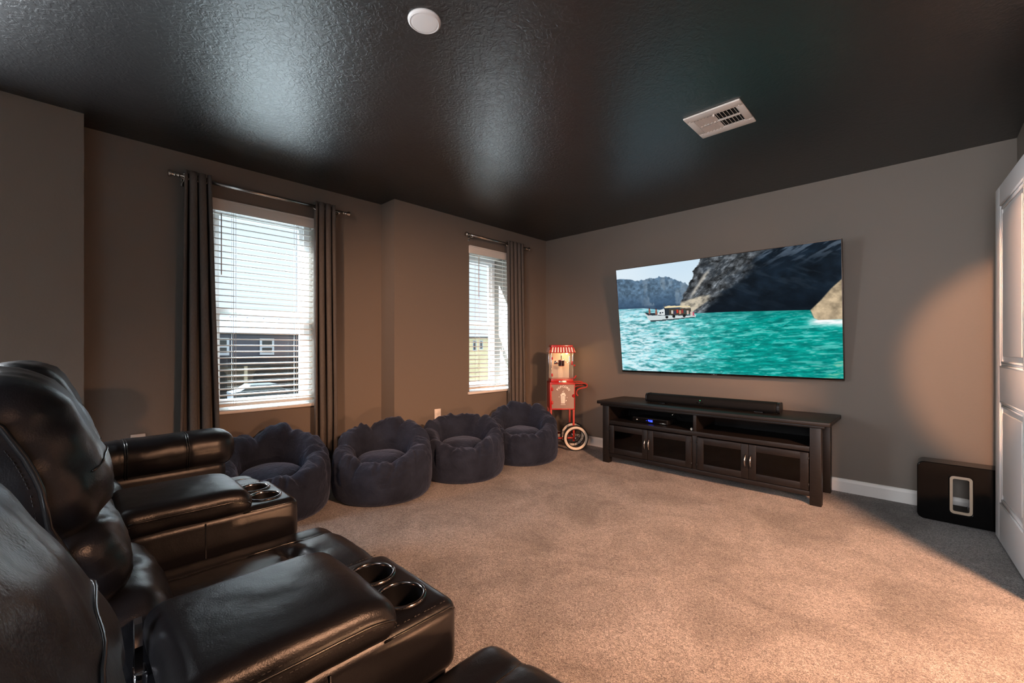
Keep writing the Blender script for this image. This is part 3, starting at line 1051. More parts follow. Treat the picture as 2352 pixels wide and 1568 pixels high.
# ------------------------------------------------------------------ television
TILT = R(7.4)
tv = thing('television', 'large flat television on the wall showing a boat in a turquoise cove', 'television', (-1.400, 4.076, 1.390))
tv.rotation_euler = (TILT, 0, 0)
TW, TH = 1.888, 1.073
hx, hz = TW / 2, TH / 2
MB().bbox((-hx, -.006, -hz), (hx, .026, hz), .003).build('housing', M['black'], tv)
bz = MB()
b_ = .008
for lo, hi in (((-hx, -.0105, -hz), (-hx + .004, .010, hz)), ((hx - .004, -.0105, -hz), (hx, .010, hz)),
               ((-hx, -.0105, hz - .004), (hx, .010, hz)), ((-hx, -.0105, -hz), (hx, .010, -hz + .004))):
    bz.bbox(lo, hi, .0012, 1)
M['tv_edge'] = mat('dark_copper_tv_edge', (.10, .07, .055), .3, .8)
bz.build('bezel', M['tv_edge'], tv)
MB().box((-hx + .003, -.0075, -hz + .003), (hx - .003, -.006, -hz + .016)).build('lower_border', M['gloss_black'], tv)
MB().bbox((-.030, -.0095, -hz + .004), (.018, -.0070, -hz + .011), .001).build('logo_plate', M['chrome'], tv)
MB().bbox((-.35, .026, -.30), (.35, .055, .34), .01).build('rear_housing', M['black'], tv)
MB().bbox((-.24, .05, -.14), (.24, .095, .20), .004).build('wall_mount', M['black'], tv)

# picture on the screen, painted per vertex of a fine grid
NX, NY = 520, 292
U, V = np.meshgrid((np.arange(NX) + .5) / NX, (np.arange(NY) + .5) / NY)      # V runs down from the top
rng = np.random.default_rng(5)
def vnoise(u, v, fx, fy, octaves=4, seed=0):
    out = np.zeros_like(u)
    amp, tot = 1.0, 0.0
    for o in range(octaves):
        g = np.random.default_rng(seed * 31 + o).random((int(fy * 2 ** o) + 3, int(fx * 2 ** o) + 3))
        x, y = u * fx * 2 ** o, v * fy * 2 ** o
        i, j = np.floor(x).astype(int), np.floor(y).astype(int)
        a, b = x - i, y - j
        i, j = i % (g.shape[1] - 1), j % (g.shape[0] - 1)
        a, b = a * a * (3 - 2 * a), b * b * (3 - 2 * b)
        out += amp * ((g[j, i] * (1 - a) + g[j, i + 1] * a) * (1 - b) + (g[j + 1, i] * (1 - a) + g[j + 1, i + 1] * a) * b)
        tot += amp
        amp *= .55
    return out / tot
def C3(r, g, b):
    return np.array([r, g, b], float) / 255
def sstep(a, b, x):
    q = np.clip((x - a) / (b - a), 0, 1)
    return q * q * (3 - 2 * q)
def blend(img, m, col):
    m = np.asarray(m, float)[..., None]
    return img * (1 - m) + (col if np.ndim(col) == 3 else np.asarray(col)) * m
img = np.zeros((NY, NX, 3)) + C3(214, 232, 244)
img = blend(img, sstep(.25, 0, V), C3(206, 228, 244))
img = blend(img, sstep(.35, .0, U) * .5, C3(238, 246, 250))
# far wooded hill
nh = vnoise(U, V * 0 + .3, 9, 1, 5, 2)
tree_ = vnoise(U, V * 0 + .7, 90, 1, 2, 9) - .5
top = np.interp(U[0], [0, .06, .12, .20, .28, .34, .40], [.085, .095, .125, .115, .120, .165, .215])[None, :] + .035 * (nh - .5) + .030 * tree_ * sstep(.05, .18, U)
tex = vnoise(U, V, 70, 46, 4, 4)
hill = (np.zeros_like(img) + C3(92, 118, 142)) * (.60 + .72 * tex)[..., None]
hill = blend(hill, sstep(.22, .38, V) * .8, C3(58, 84, 112))
crag = sstep(.52, .70, vnoise(U, V * .7, 30, 14, 4, 14)) * sstep(.10, .20, U)
hill = blend(hill, crag * .45, C3(150, 166, 178))
hill = blend(hill, sstep(.36, .385, V) * .6, C3(44, 66, 92))
img = blend(img, sstep(-.004, .004, V - top), hill)
# cliff with cave
edge = np.interp(V[:, 0], [0, .06, .10, .15, .18, .24, .28, .33, .36, .42, .47], [.455, .440, .420, .418, .402, .388, .372, .362, .350, .345, .36])[:, None] + .020 * (vnoise(U * 0 + .5, V, 1, 40, 3, 6) - .5)
cl = sstep(-.003, .003, U - edge)
tex = vnoise(U + .3 * V, V - .25 * U + .3, 44, 34, 5, 7)
tex2 = vnoise(U * .5 + V * .3, V * .3 + U * .4, 60, 16, 4, 17)
crack = sstep(.10, .0, np.abs(vnoise(U + .5 * V, V * .6, 18, 12, 4, 27) - .5) * 2)
cliff = (np.zeros_like(img) + C3(112, 118, 124)) * np.clip(.05 + 1.9 * (tex - .15) * (.45 + tex2), .12, 1.4)[..., None]
cliff = blend(cliff, crack * .7, C3(34, 40, 46))
cliff = blend(cliff, sstep(.5, .8, vnoise(U, V, 12, 10, 4, 33)) * .35, C3(70, 82, 96))
cave_edge = np.interp(V[:, 0], [0, .06, .12, .20, .27, .30, .36, .42, .5], [.74, .69, .665, .645, .575, .53, .505, .48, .42])[:, None] + .06 * (vnoise(U, V, 14, 14, 4, 8) - .5)
cave = sstep(-.012, .03, U - cave_edge)
dark = (np.zeros_like(img) + C3(18, 28, 38)) * (.45 + 1.1 * vnoise(U, V, 22, 18, 5, 10))[..., None]
dark = blend(dark, sstep(.18, .0, V) * sstep(.60, .72, U) * .8 * sstep(.45, .7, vnoise(U + V, V, 40, 22, 4, 22)), C3(92, 106, 122))
dark = blend(dark, sstep(.55, .75, vnoise(U - V, V, 26, 16, 4, 35)) * .30, C3(52, 64, 76))
dark = blend(dark, sstep(.25, .47, V) * .55, C3(9, 18, 27))
cliff = blend(cliff, cave, dark)
rg = np.abs((U - .41) - (.30 - V) * .42 - .012 * (tex - .5))
cliff = blend(cliff, sstep(.016, .0, rg) * sstep(.08, .14, V) * sstep(.34, .28, V) * .75, C3(206, 200, 188))
led = sstep(.0, .02, V - (.345 - (U - .37) * .42) - .03 * (tex2 - .5)) * sstep(.0, .02, (.47 - (U - .40) * 1.15) - V) * sstep(.335, .36, U) * sstep(.505, .47, U)
cliff = blend(cliff, led * np.clip(.1 + 1.5 * tex, 0, 1), C3(206, 194, 172))
img = blend(img, cl, cliff)
# sunlit boulder at the right
bx = np.interp(V[:, 0], [.27, .34, .42, .49, .55, .6], [1.005, .965, .93, .893, .905, .96])[:, None]
bo = sstep(-.004, .004, U - bx)
img = blend(img, bo, (np.zeros_like(img) + C3(200, 178, 146)) * (.55 + .7 * vnoise(U, V, 40, 26, 4, 12))[..., None])
# sea
hor = np.interp(U[0], [0, .15, .42, .6, .88, 1.0], [.385, .392, .466, .470, .487, .50])[None, :]
wv = vnoise(U * .9 + V * .6, V, 26, 70, 4, 20)
wv2 = vnoise(U + .5 * V, V - .1 * U + .1, 50, 120, 3, 21)
big = vnoise(U + V * .4, V, 7, 14, 3, 23)
lr = sstep(.10, .66, U + .34 * (big - .5) + .10 * (V - .7))
sea = blend(np.zeros_like(img) + C3(150, 212, 222), lr, C3(4, 148, 138))
sea = sea * (.66 + .66 * wv)[..., None]
sea = blend(sea, sstep(.54, .72, wv2 * .6 + wv * .4 + .10 * (1 - lr)) * (.80 - .48 * lr), C3(226, 246, 250))
sea = blend(sea, sstep(.46, .28, wv * .5 + wv2 * .5) * .6, C3(4, 112, 112))
sea = blend(sea, sstep(.60, .70, vnoise(U + .9 * V, V, 16, 60, 3, 41)) * lr * .55, C3(120, 214, 206))
sea = blend(sea, sstep(.08, .0, V - hor) * lr * .45, C3(4, 100, 96))
sea = blend(sea, sstep(.10, .0, V - hor) * (1 - lr) * .35, C3(130, 186, 206))
fo = np.exp(-((V - (.575 + .06 * (U - .9))) / .030) ** 2) * sstep(.86, .93, U) * (.5 + wv)
sea = blend(sea, np.clip(fo, 0, 1), C3(248, 252, 252))
sea = blend(sea, sstep(.5, .8, wv) * sstep(.8, 1, U) * sstep(.7, .95, V) * .45, C3(190, 190, 140))
img = blend(img, sstep(-.003, .003, V - hor) * (1 - bo * (V < .565)), sea)
# boat
def poly(pts, col, soft=.002):
    global img
    m = np.zeros_like(U)
    n = len(pts)
    inside = np.zeros(U.shape, bool)
    for i in range(n):
        x1, y1 = pts[i]; x2, y2 = pts[(i + 1) % n]
        cond = ((y1 > V) != (y2 > V))
        xin = (x2 - x1) * (V - y1) / ((y2 - y1) if y2 != y1 else 1e-9) + x1
        inside ^= cond & (U < xin)
    img = blend(img, inside.astype(float), C3(*col))
poly([(.150, .432), (.175, .458), (.425, .478), (.420, .500), (.30, .516), (.185, .522), (.170, .490)], (206, 216, 218))
poly([(.152, .433), (.42, .482), (.42, .486), (.172, .462)], (40, 52, 62))
poly([(.183, .512), (.30, .506), (.418, .496), (.415, .502), (.30, .517), (.186, .524)], (54, 66, 72))
poly([(.225, .452), (.240, .418), (.262, .408), (.285, .412), (.285, .468), (.225, .462)], (222, 228, 230))
poly([(.236, .440), (.246, .440), (.246, .452), (.236, .452)], (38, 50, 60))
poly([(.250, .438), (.258, .438), (.258, .450), (.250, .450)], (38, 50, 60))
poly([(.264, .405), (.290, .402), (.290, .470), (.266, .470)], (44, 52, 58))
poly([(.288, .410), (.40, .418), (.40, .474), (.288, .472)], (72, 66, 58))
poly([(.262, .392), (.285, .384), (.398, .398), (.396, .406), (.268, .404)], (232, 214, 172))
for px, py, c in ((.305, .44, (210, 200, 190)), (.318, .447, (60, 60, 90)), (.332, .436, (196, 60, 50)), (.345, .445, (190, 150, 120)),
                  (.357, .438, (150, 60, 60)), (.37, .442, (60, 80, 80)), (.384, .452, (200, 180, 170)), (.41, .466, (190, 90, 110)), (.402, .462, (210, 190, 180))):
    poly([(px - .005, py - .012), (px + .005, py - .012), (px + .005, py + .02), (px - .005, py + .02)], c)
for px, py in ((.182, .425), (.219, .432)):
    poly([(px - .004, py - .022), (px + .004, py - .022), (px + .006, py), (px + .003, py + .028), (px - .006, py + .028), (px - .005, py)], (150, 96, 82))
    poly([(px - .003, py - .033), (px + .003, py - .033), (px + .003, py - .022), (px - .003, py - .022)], (70, 50, 44))
for px, py in ((.275, .488), (.365, .482), (.312, .484)):
    poly([(px + .008 * math.cos(q), py + .014 * math.sin(q)) for q in np.linspace(0, 2 * math.pi, 10, endpoint=False)], (26, 28, 30))
poly([(.263, .36), (.265, .36), (.265, .40), (.263, .40)], (90, 90, 90))
lin = np.where(img <= .04045, img / 12.92, ((np.clip(img, 0, 1) + .055) / 1.055) ** 2.4)
sx0, sx1, sz0, sz1 = -hx + .006, hx - .006, -hz + .018, hz - .006
gx = np.linspace(sx0, sx1, NX + 1); gz = np.linspace(sz1, sz0, NY + 1)
GX, GZ = np.meshgrid(gx, gz)
co = np.stack([GX, np.full_like(GX, -.0072), GZ], -1).reshape(-1, 3)
I, J = np.meshgrid(np.arange(NX), np.arange(NY))
k0 = J * (NX + 1) + I
quads = np.stack([k0, k0 + NX + 1, k0 + NX + 2, k0 + 1], -1).reshape(-1, 4)
me = bpy.data.meshes.new('screen')
me.vertices.add(len(co)); me.vertices.foreach_set('co', co.ravel())
me.loops.add(quads.size); me.loops.foreach_set('vertex_index', quads.ravel().astype(np.int32))
me.polygons.add(len(quads)); me.polygons.foreach_set('loop_start', (np.arange(len(quads)) * 4).astype(np.int32))
me.update(calc_edges=True)
ca = me.color_attributes.new('picture', 'FLOAT_COLOR', 'CORNER')
cc = np.ones((len(quads), 4, 4), np.float32)
cc[:, :, :3] = lin.reshape(-1, 1, 3)
ca.data.foreach_set('color', cc.ravel())
ms = mat('tv_picture', (.001, .001, .001), .3, spec=.02)
nn, ll, bb = nodes(ms)
at_ = nn.new('ShaderNodeAttribute'); at_.attribute_name = 'picture'
ll.new(at_.outputs['Color'], bb.inputs['Emission Color'])
bb.inputs['Emission Strength'].default_value = 1.0
scr = obj('screen', me, ms, tv)
tag(scr, 'bright screen picture of a boat on turquoise water below a cliff')

# ------------------------------------------------------------------ media console
SX0, SX1, SYF, SYB, STOP = -2.290, -.532, 3.665, 4.120, .597
t = thing('media_console', 'long dark wood media console with four glass doors below the television', 'tv stand', (SX0, SYF, 0))
LN, DP = SX1 - SX0, SYB - SYF
tp = MB().bbox((-.045, -.035, STOP - .030), (LN + .055, DP + .03, STOP), .005)
tp.build('top', M['wood'], t)
MB().bbox((-.02, -.012, STOP - .048), (LN + .02, DP + .01, STOP - .030), .004).build('top_moulding', M['wood'], t)
L0 = None
for x in (0, LN - .070):
    for y in (0, DP - .06):
        if L0 is None:
            L0 = MB().bbox((0, 0, 0), (.070, .060, STOP - .046), .004).build('leg', M['wood'], t, (x, y, 0))
        else:
            share(L0, t, (x, y, 0))
Z_SH0, Z_SH1, Z_D0, Z_D1, Z_OT = .375, .412, .100, .368, .545
MB().box((.07, .008, Z_OT), (LN - .07, .028, STOP - .046)).build('top_rail', M['wood'], t)
MB().bbox((.06, .004, Z_SH0), (LN - .06, DP - .02, Z_SH1), .003).build('shelf', M['wood'], t)
MB().bbox((.06, .004, .060), (LN - .06, DP - .02, Z_D0 - .004), .003).build('bottom_rail', M['wood'], t)
MB().box((.06, DP - .022, .07), (LN - .06, DP - .010, STOP - .046)).build('back_panel', M['wood_in'], t)
for x in (.05, LN - .068):
    MB().box((x, .05, .065), (x + .018, DP - .05, STOP - .046)).build('side_panel', M['wood'], t)
xm = LN / 2 + .006
MB().bbox((xm - .014, .006, Z_SH1), (xm + .014, DP - .02, Z_OT + .003), .002).build('divider', M['wood'], t)
MB().bbox((xm - .020, .006, Z_D0 - .004), (xm + .020, DP - .02, Z_SH0), .002).build('divider', M['wood'], t)
spans = [(.074, (.074 + xm - .022) / 2 - .001), ((.074 + xm - .022) / 2 + .001, xm - .022), (xm + .022, (xm + .022 + LN - .074) / 2 - .001), ((xm + .022 + LN - .074) / 2 + .001, LN - .074)]
for i, (xa, xb) in enumerate(spans):
    q = .052
    d = MB()
    d.bbox((xa, -.004, Z_D0), (xa + q, .016, Z_D1), .003).bbox((xb - q, -.004, Z_D0), (xb, .016, Z_D1), .003)
    d.bbox((xa + q - .002, -.003, Z_D0), (xb - q + .002, .015, Z_D0 + q), .003).bbox((xa + q - .002, -.003, Z_D1 - q), (xb - q + .002, .015, Z_D1), .003)
    do = d.build('cabinet_door', M['wood'], t)
    MB().box((xa + q - .004, .006, Z_D0 + q - .004), (xb - q + .004, .009, Z_D1 - q + .004)).build('glass_pane', M['glass_dark'], do)
    hxp = (xb - .018) if i % 2 == 0 else (xa + .018)
    hp = [(hxp, -.004 - .026 * math.sin(s * math.pi) ** .7, .190 + s * .098) for s in np.linspace(0, 1, 13)]
    MB().tube(hp, [.0035 + .0022 * math.sin(math.pi * k / 12) for k in range(13)], 8).build('handle', M['steel'], do)
    hb = xa if i % 2 == 0 else xb
    for z in (Z_D0 + .03, Z_D1 - .05):
        MB().tube([(hb, -.004, z), (hb, -.004, z + .022)], .004, 6).build('hinge', M['black'], do)

# cable box on the open shelf
t = thing('cable_box', 'black set-top box with a blue clock on the open shelf', 'set-top box', (-1.845, 3.80, Z_SH1))
MB().bbox((-.17, -.05, .006), (.17, .15, .048), .004).build('case', M['black'], t)
MB().box((-.165, -.0520, .010), (.165, -.050, .044)).build('front_panel', M['gloss_black'], t)
for x in (-.14, .14):
    for y in (-.03, .13):
        MB().lathe([(0, 0), (.01, 0), (.01, .007), (0, .007)], 10, at=(x, y, 0)).build('foot', M['black'], t)
blue = mat('blue_clock_led', (0, 0, 0), .5, emit=(.03, .06, 1.0), emit_s=6)
seg_on = {'4': 'fgbc', '5': 'afgcd', '6': 'afgedc'}
ck = MB()
dw, dh = .0085, .016
def digit(ch, x, z):
    S = {'a': ((0, dh), (dw, dh)), 'b': ((dw, dh), (dw, dh / 2)), 'c': ((dw, dh / 2), (dw, 0)), 'd': ((0, 0), (dw, 0)), 'e': ((0, 0), (0, dh / 2)), 'f': ((0, dh / 2), (0, dh)), 'g': ((0, dh / 2), (dw, dh / 2))}
    for s in seg_on[ch]:
        (a, b), (c, d) = S[s]
        ck.box((x + min(a, c) - .0012, -.0528, z + min(b, d) - .0012), (x + max(a, c) + .0012, -.0519, z + max(b, d) + .0012))
for i, ch in enumerate('456'):
    digit(ch, -.012 + i * .0145 + (.003 if i else 0), .019)
for z in (.0235, .0305):
    ck.box((.0005, -.0528, z), (.0023, -.0519, z + .002))
ck.box((-.030, -.0528, .026), (-.0275, -.0519, .029))
ck.build('clock_display', blue, t)
MB().lathe([(0, -.058), (.009, -.058), (.010, -.051)], 16, 'y', at=(-.125, 0, .027)).build('dial', M['steel'], t)
MB().bbox((.095, -.0535, .012), (.155, -.051, .018), .001).build('label_strip', M['steel'], t)
tag(MB().tube([(-1.63, 3.96, .46), (-1.655, 3.93, .505), (-1.675, 3.90, .515), (-1.685, 3.87, .495)], .004, 6).build('cable', M['steel']),
    'short silver cable arching behind the blue-clock box', 'cable')
tag(MB().lathe([(0, 0), (.006, .001), (.0095, .008), (.0085, .017), (.004, .022), (0, .0225)], 14, at=(-1.442, 3.70, Z_SH1)).build('small_knob', M['white_print']),
    'tiny pale round object on the shelf beside the divider', 'trinket')

# soundbar
t = thing('soundbar', 'long black fabric soundbar lying on the media console', 'soundbar', (-1.368, 3.865, STOP))
hs = .545
v, f = rbox((-hs, -.055, .006), (hs, .062, .088), .034, 6, (30, 2, 2))
MB().add(v, f, True).build('grille', M['fabric_black'], t)
for s in (-1, 1):
    v, f = rbox((min(s * hs, s * (hs - .018)), -.056, .005), (max(s * hs, s * (hs - .018)) + 0, .063, .089), .0085, 3)
    prof = rrect(-.056, .005, .063, .089, .034, 8)
    MB().prism(prof, s * (hs - .014), s * (hs + .004), 'yz').build('end_cap', M['black'], t)
for x in (-.4, .4):
    MB().bbox((x - .03, -.03, 0), (x + .03, .04, .008), .002).build('foot', M['black'], t)
MB().lathe([(0, -.0008), (.0028, -.0006), (.003, .001)], 10, 'y', at=(-.045, -.0555, .060)).build('status_led', mat('green_led', (0, 0, 0), .5, emit=(.05, .9, .35), emit_s=1.6), t)
MB().bbox((-.075, -.0565, .036), (-.018, -.0545, .044), .001).build('logo_plate', M['gloss_black'], t)

# subwoofer with a through slot
t = thing('subwoofer', 'glossy black subwoofer with a bronze slot on the floor by the door', 'subwoofer', (.152, 3.885, 0))
W_, H_, D_ = .402, .375, .158
out = rrect(-W_ / 2, .004, W_ / 2, H_, .035, 8)
inn = rrect(-.050, .070, .050, .305, .020, 8)
def ring_prism(o, i, y0, y1):
    n = len(o)
    v = [(a, y0, b) for a, b in o] + [(a, y0, b) for a, b in i] + [(a, y1, b) for a, b in o] + [(a, y1, b) for a, b in i]
    f = []
    for k in range(n):
        j = (k + 1) % n
        f += [(k, j, n + j, n + k), (2 * n + k, 3 * n + k, 3 * n + j, 2 * n + j), (k, 2 * n + k, 2 * n + j, j), (n + k, n + j, 3 * n + j, 3 * n + k)]
    return v, f
v, f = ring_prism(out, inn, 0, D_)
me = smooth_by_angle(MB().add(v, f).mesh('cabinet'), 30)
so = obj('cabinet', me, M['gloss_black'], t)
bv = so.modifiers.new('edge', 'BEVEL'); bv.width = .006; bv.segments = 3; bv.limit_method = 'ANGLE'; bv.angle_limit = R(50)
inn2 = rrect(-.0365, .086, .0365, .289, .010, 8)
v, f = ring_prism(inn, inn2, .004, .012)
obj('slot_face', smooth_by_angle(MB().add(v, f).mesh('slot'), 30), M['slot'], t)
v, f = ring_prism(rrect(-.0495, .0705, .0495, .3045, .020, 8), inn2, .013, D_ - .004)
obj('slot_lining', smooth_by_angle(MB().add(v, f).mesh('lining'), 30), M['gloss_black'], t)
for x in (-.15, .15):
    for y in (.03, D_ - .03):
        MB().lathe([(0, 0), (.012, 0), (.013, .006), (0, .006)], 12, at=(x, y, 0)).build('foot', M['tyre'], t)

# ------------------------------------------------------------------ popcorn cart
t = thing('popcorn_cart', 'red popcorn cart with lit glass popper and whitewall wheel in the corner', 'popcorn cart', (-2.955, 3.862, 0), math.atan2(954, 994) + R(1.5))
# local: x right, y away from the viewer, z up; front face at y = -.15
fw, fd = .137, .15
ZC0, ZC1 = .440, .735
body = MB()
body.bbox((-fw, -fd + .012, ZC0), (-fw + .010, fd, ZC1), .003).bbox((fw - .010, -fd + .012, ZC0), (fw, fd, ZC1), .003)
body.bbox((-fw, fd - .010, ZC0), (fw, fd, ZC1), .003).bbox((-fw, -fd, ZC1 - .022), (fw, fd, ZC1), .003).bbox((-fw, -fd, ZC0), (fw, fd, ZC0 + .014), .003)
body.build('cabinet', M['red'], t)
MB().bbox((-fw, -fd, ZC0 + .010), (-fw + .022, -fd + .012, ZC1 - .018), .002).build('door_stile', M['red'], t)
MB().bbox((fw - .010, -fd, ZC0 + .010), (fw, -fd + .012, ZC1 - .018), .002).build('door_stile', M['red'], t)
panel_m = mat('frosted_cabinet_pane', (.24, .165, .145), .25, spec=.5)
gp = MB().box((-fw + .022, -fd + .004, ZC0 + .014), (fw - .010, -fd + .008, ZC1 - .022)).build('cabinet_pane', panel_m, t)
for z in (ZC0 + .06, ZC1 - .09):
    MB().bbox((-fw + .014, -fd - .006, z), (-fw + .036, -fd + .004, z + .038), .006, 3).build('hinge', M['red'], gp)
MB().lathe([(0, -.012), (.014, -.010), (.018, 0)], 20, 'y', at=(fw - .016, -fd + .002, .590)).build('knob', M['red'], gp)
# arched lettering
def letter_mesh(ch, size):
    cu = bpy.data.curves.new('txt', 'FONT')
    cu.body = ch
    cu.size = size
    cu.extrude = .0004
    cu.align_x = 'CENTER'
    cu.offset = .0007
    o = bpy.data.objects.new('txt', cu)
    COL.objects.link(o)
    dg_ = bpy.context.evaluated_depsgraph_get()
    dg_.update()
    me = bpy.data.meshes.new_from_object(o.evaluated_get(dg_))
    bpy.data.objects.remove(o)
    return me
let = MB()
word = 'POPCORN'
for i, ch in enumerate(word):
    a = R(58 - i * 116 / (len(word) - 1))
    me = letter_mesh(ch, .032)
    cx, cz, rad = .008, .620, .062
    px, pz = cx - rad * math.sin(a), cz + rad * math.cos(a)
    vv = []
    for p in me.vertices:
        x, z = p.co.x, p.co.y
        vv.append((px + x * math.cos(a) - z * math.sin(a), -fd + .0032 - p.co.z, pz + x * math.sin(a) + z * math.cos(a)))
    let.add(vv, [tuple(p.vertices) for p in me.polygons])
    bpy.data.meshes.remove(me)
tag(let.build('lettering', M['white_print'], gp), 'white arched word on the pane')
# printed popcorn tub
pr = MB()
yy0, yy1 = -fd + .0028, -fd + .0036
for k in range(5):
    xa, xb = -.026 + k * .0104 + .008, -.026 + k * .0104 + .0155
    xa2, xb2 = .008 + (xa - .008) * .78, .008 + (xb - .008) * .78
    pr.prism([(xa, .592), (xb + .0, .592), (xb2, .508), (xa2, .508)], yy0, yy1)
for px, pz, rr in ((-.012, .600, .0095), (.002, .606, .011), (.018, .605, .010), (.029, .599, .0085), (.010, .618, .0085), (.022, .617, .007), (-.003, .616, .007), (.006, .636, .005), (-.036, .580, .004), (.050, .572, .004), (.043, .540, .0055), (.037, .535, .004), (.016, .645, .0035)):
    pr.prism([(px + rr * math.cos(q), pz + rr * math.sin(q)) for q in np.linspace(0, 2 * math.pi, 10, endpoint=False)], yy0, yy1)
pr.prism([(-.018, .494), (.034, .494), (.034, .498), (-.018, .498)], yy0, yy1)
tag(pr.build('popcorn_print', M['white_print'], gp), 'white striped popcorn tub print')
# popper on top
pw, pd = .122, .125
ZB, ZG, ZT = ZC1, .770, 1.085
base = MB().bbox((-pw, -pd, ZB), (pw, pd, ZG), .005)
base.bbox((-.035, -pd - .012, ZB + .004), (.045, -pd + .002, ZB + .024), .003)
base.build('popper_base', M['red'], t)
MB().bbox((-.038, -pd - .016, ZB - .004), (.048, -pd - .008, ZB + .018), .003).build('crumb_tray', M['steel'], t)
for sx in (-1, 1):
    for sy in (-1, 1):
        MB().bbox((sx * (pw - .004) - .004, sy * (pd - .004) - .004, ZG), (sx * (pw - .004) + .004, sy * (pd - .004) + .004, ZT), .002).build('corner_post', M['chrome'], t)
for lo, hi in (((-pw + .008, -pd + .002, ZG), (pw - .008, -pd + .004, ZT)), ((-pw + .002, -pd + .008, ZG), (-pw + .004, pd - .008, ZT)), ((pw - .004, -pd + .008, ZG), (pw - .002, pd - .008, ZT))):
    MB().box(lo, hi).build('glass_pane', M['glass'], t)
MB().box((-pw + .004, pd - .006, ZG), (pw - .004, pd - .003, ZT)).build('rear_wall', mat('cream_popper_wall', (.62, .56, .50), .4), t)
rf = MB().bbox((-pw - .004, -pd - .004, ZT), (pw + .004, pd + .004, 1.118), .004)
rf.bbox((-pw + .004, -pd + .004, 1.112), (pw - .004, pd - .004, 1.142), .006)
rfo = rf.build('roof', M['red'], t)
# striped awning around the roof
def awn(mb, a0, a1, face):
    o = .022
    z0, z1 = 1.062, 1.116
    for (u0, u1) in ((a0, a1),):
        if face == 'f':
            q = [(u0, -pd - .006, z1), (u1, -pd - .006, z1), (u1 * 1.10, -pd - o, z0), (u0 * 1.10, -pd - o, z0)]
            nrm = (0, -.003, 0)
        else:
            s = 1 if face == 'r' else -1
            q = [(s * (pw + .006), u0, z1), (s * (pw + .006), u1, z1), (s * (pw + o), u1 * 1.10, z0), (s * (pw + o), u0 * 1.10, z0)]
            nrm = (s * .003, 0, 0)
        v = q + [tuple(c + d for c, d in zip(p, nrm)) for p in q]
        mb.add(v, [(0, 1, 2, 3), (7, 6, 5, 4), (0, 4, 5, 1), (1, 5, 6, 2), (2, 6, 7, 3), (3, 7, 4, 0)])
ns = 17
for k in range(ns):
    a0, a1 = -pw + 2 * pw * k / ns, -pw + 2 * pw * (k + 1) / ns
    for fc in 'flr':
        one = MB()
        awn(one, a0, a1, fc)
        one.build('awning_stripe', M['red'] if k % 2 == 0 else M['white_print'], rfo)
MB().tube([(-pw - .02, -pd - .024, 1.058), (pw + .02, -pd - .024, 1.058)], .004, 8).build('awning_edge', M['red'], rfo)
# kettle, hanger, lamp
kt = MB().lathe([(0, .905), (.030, .905), (.036, .912), (.036, .968), (.039, .970), (.039, .974), (0, .978)], 28, at=(.008, .0, 0))
ko = kt.build('kettle', M['chrome'], t)
MB().tube([(.008, 0, .974), (.008, 0, ZT)], .005, 8).build('hanger', M['chrome'], ko)
MB().tube([(-.026, 0, .936), (-.075, -.01, .936)], .006, 8).lathe([(0, .930), (.016, .930), (.018, .965), (0, .968)], 16, at=(-.055, -.01, 0)).build('spout', M['chrome'], ko)
MB().tube([(.046, 0, .955), (.10, 0, .94), (pw + .03, 0, .915)], .003, 6).build('tilt_rod', M['chrome'], ko)
MB().lathe([(0, .902), (.009, .905), (.012, .913), (.009, .921), (0, .924)], 16, at=(pw + .034, 0, 0)).build('tilt_knob', M['red'], ko)
bulb = MB().lathe([(0, 1.040), (.009, 1.043), (.013, 1.053), (.011, 1.064), (.007, 1.072), (.007, 1.085)], 16, at=(.065, -.03, 0))
bulb.build('bulb', mat('warm_bulb', (1, .7, .4), .4, emit=(1, .42, .10), emit_s=38), t)
bl = light('popper_lamp', 'POINT', (.065, -.03, 1.030), (0, 0, 0), 1.6, (1.0, .55, .25), shadow_soft_size=.012)
bl.parent = t
for x, z, h in ((-pw + .012, .995, .030), (-pw + .012, .815, .034), (pw - .014, .945, .044)):
    MB().bbox((x - .010, -pd - .008, z - h / 2), (x + .010, -pd + .004, z + h / 2), .007, 3).build('door_clasp', M['red'], t)
MB().tube([(pw - .005, -.06, ZG + .002), (pw + .022, -.07, ZG + .008), (pw + .040, -.08, ZG + .034)], [.012, .011, .008], 10).build('scoop_handle', M['red'], t)
# push handle: scrolled bar on the right
hb = []
cxh = fw
path = [(cxh, .722), (cxh + .045, .724), (cxh + .105, .724), (cxh + .128, .716), (cxh + .136, .700), (cxh + .128, .684), (cxh + .108, .676), (cxh + .062, .668), (cxh + .036, .656), (cxh + .022, .636), (cxh + .020, .610), (cxh + .028, .594), (cxh + .038, .592)]
def smooth_path(p, n=5):
    K = [p[0]] + list(p) + [p[-1]]
    o = []
    for i in range(len(p) - 1):
        p0, p1, p2, p3 = K[i:i + 4]
        for j in range(n):
            q = j / n
            o.append(tuple(.5 * (2 * b + (-a + c) * q + (2 * a - 5 * b + 4 * c - d) * q * q + (-a + 3 * b - 3 * c + d) * q ** 3) for a, b, c, d in zip(p0, p1, p2, p3)))
    o.append(tuple(p[-1]))
    return o
for yy in (-.125, .125):
    MB().tube([(x, yy, z) for x, z in smooth_path(path)], .0075, 8).build('push_handle', M['red_dark'], t)
MB().tube([(cxh + .125, -.125, .700), (cxh + .125, .125, .700)], .009, 10).build('handle_grip', M['black'], t)
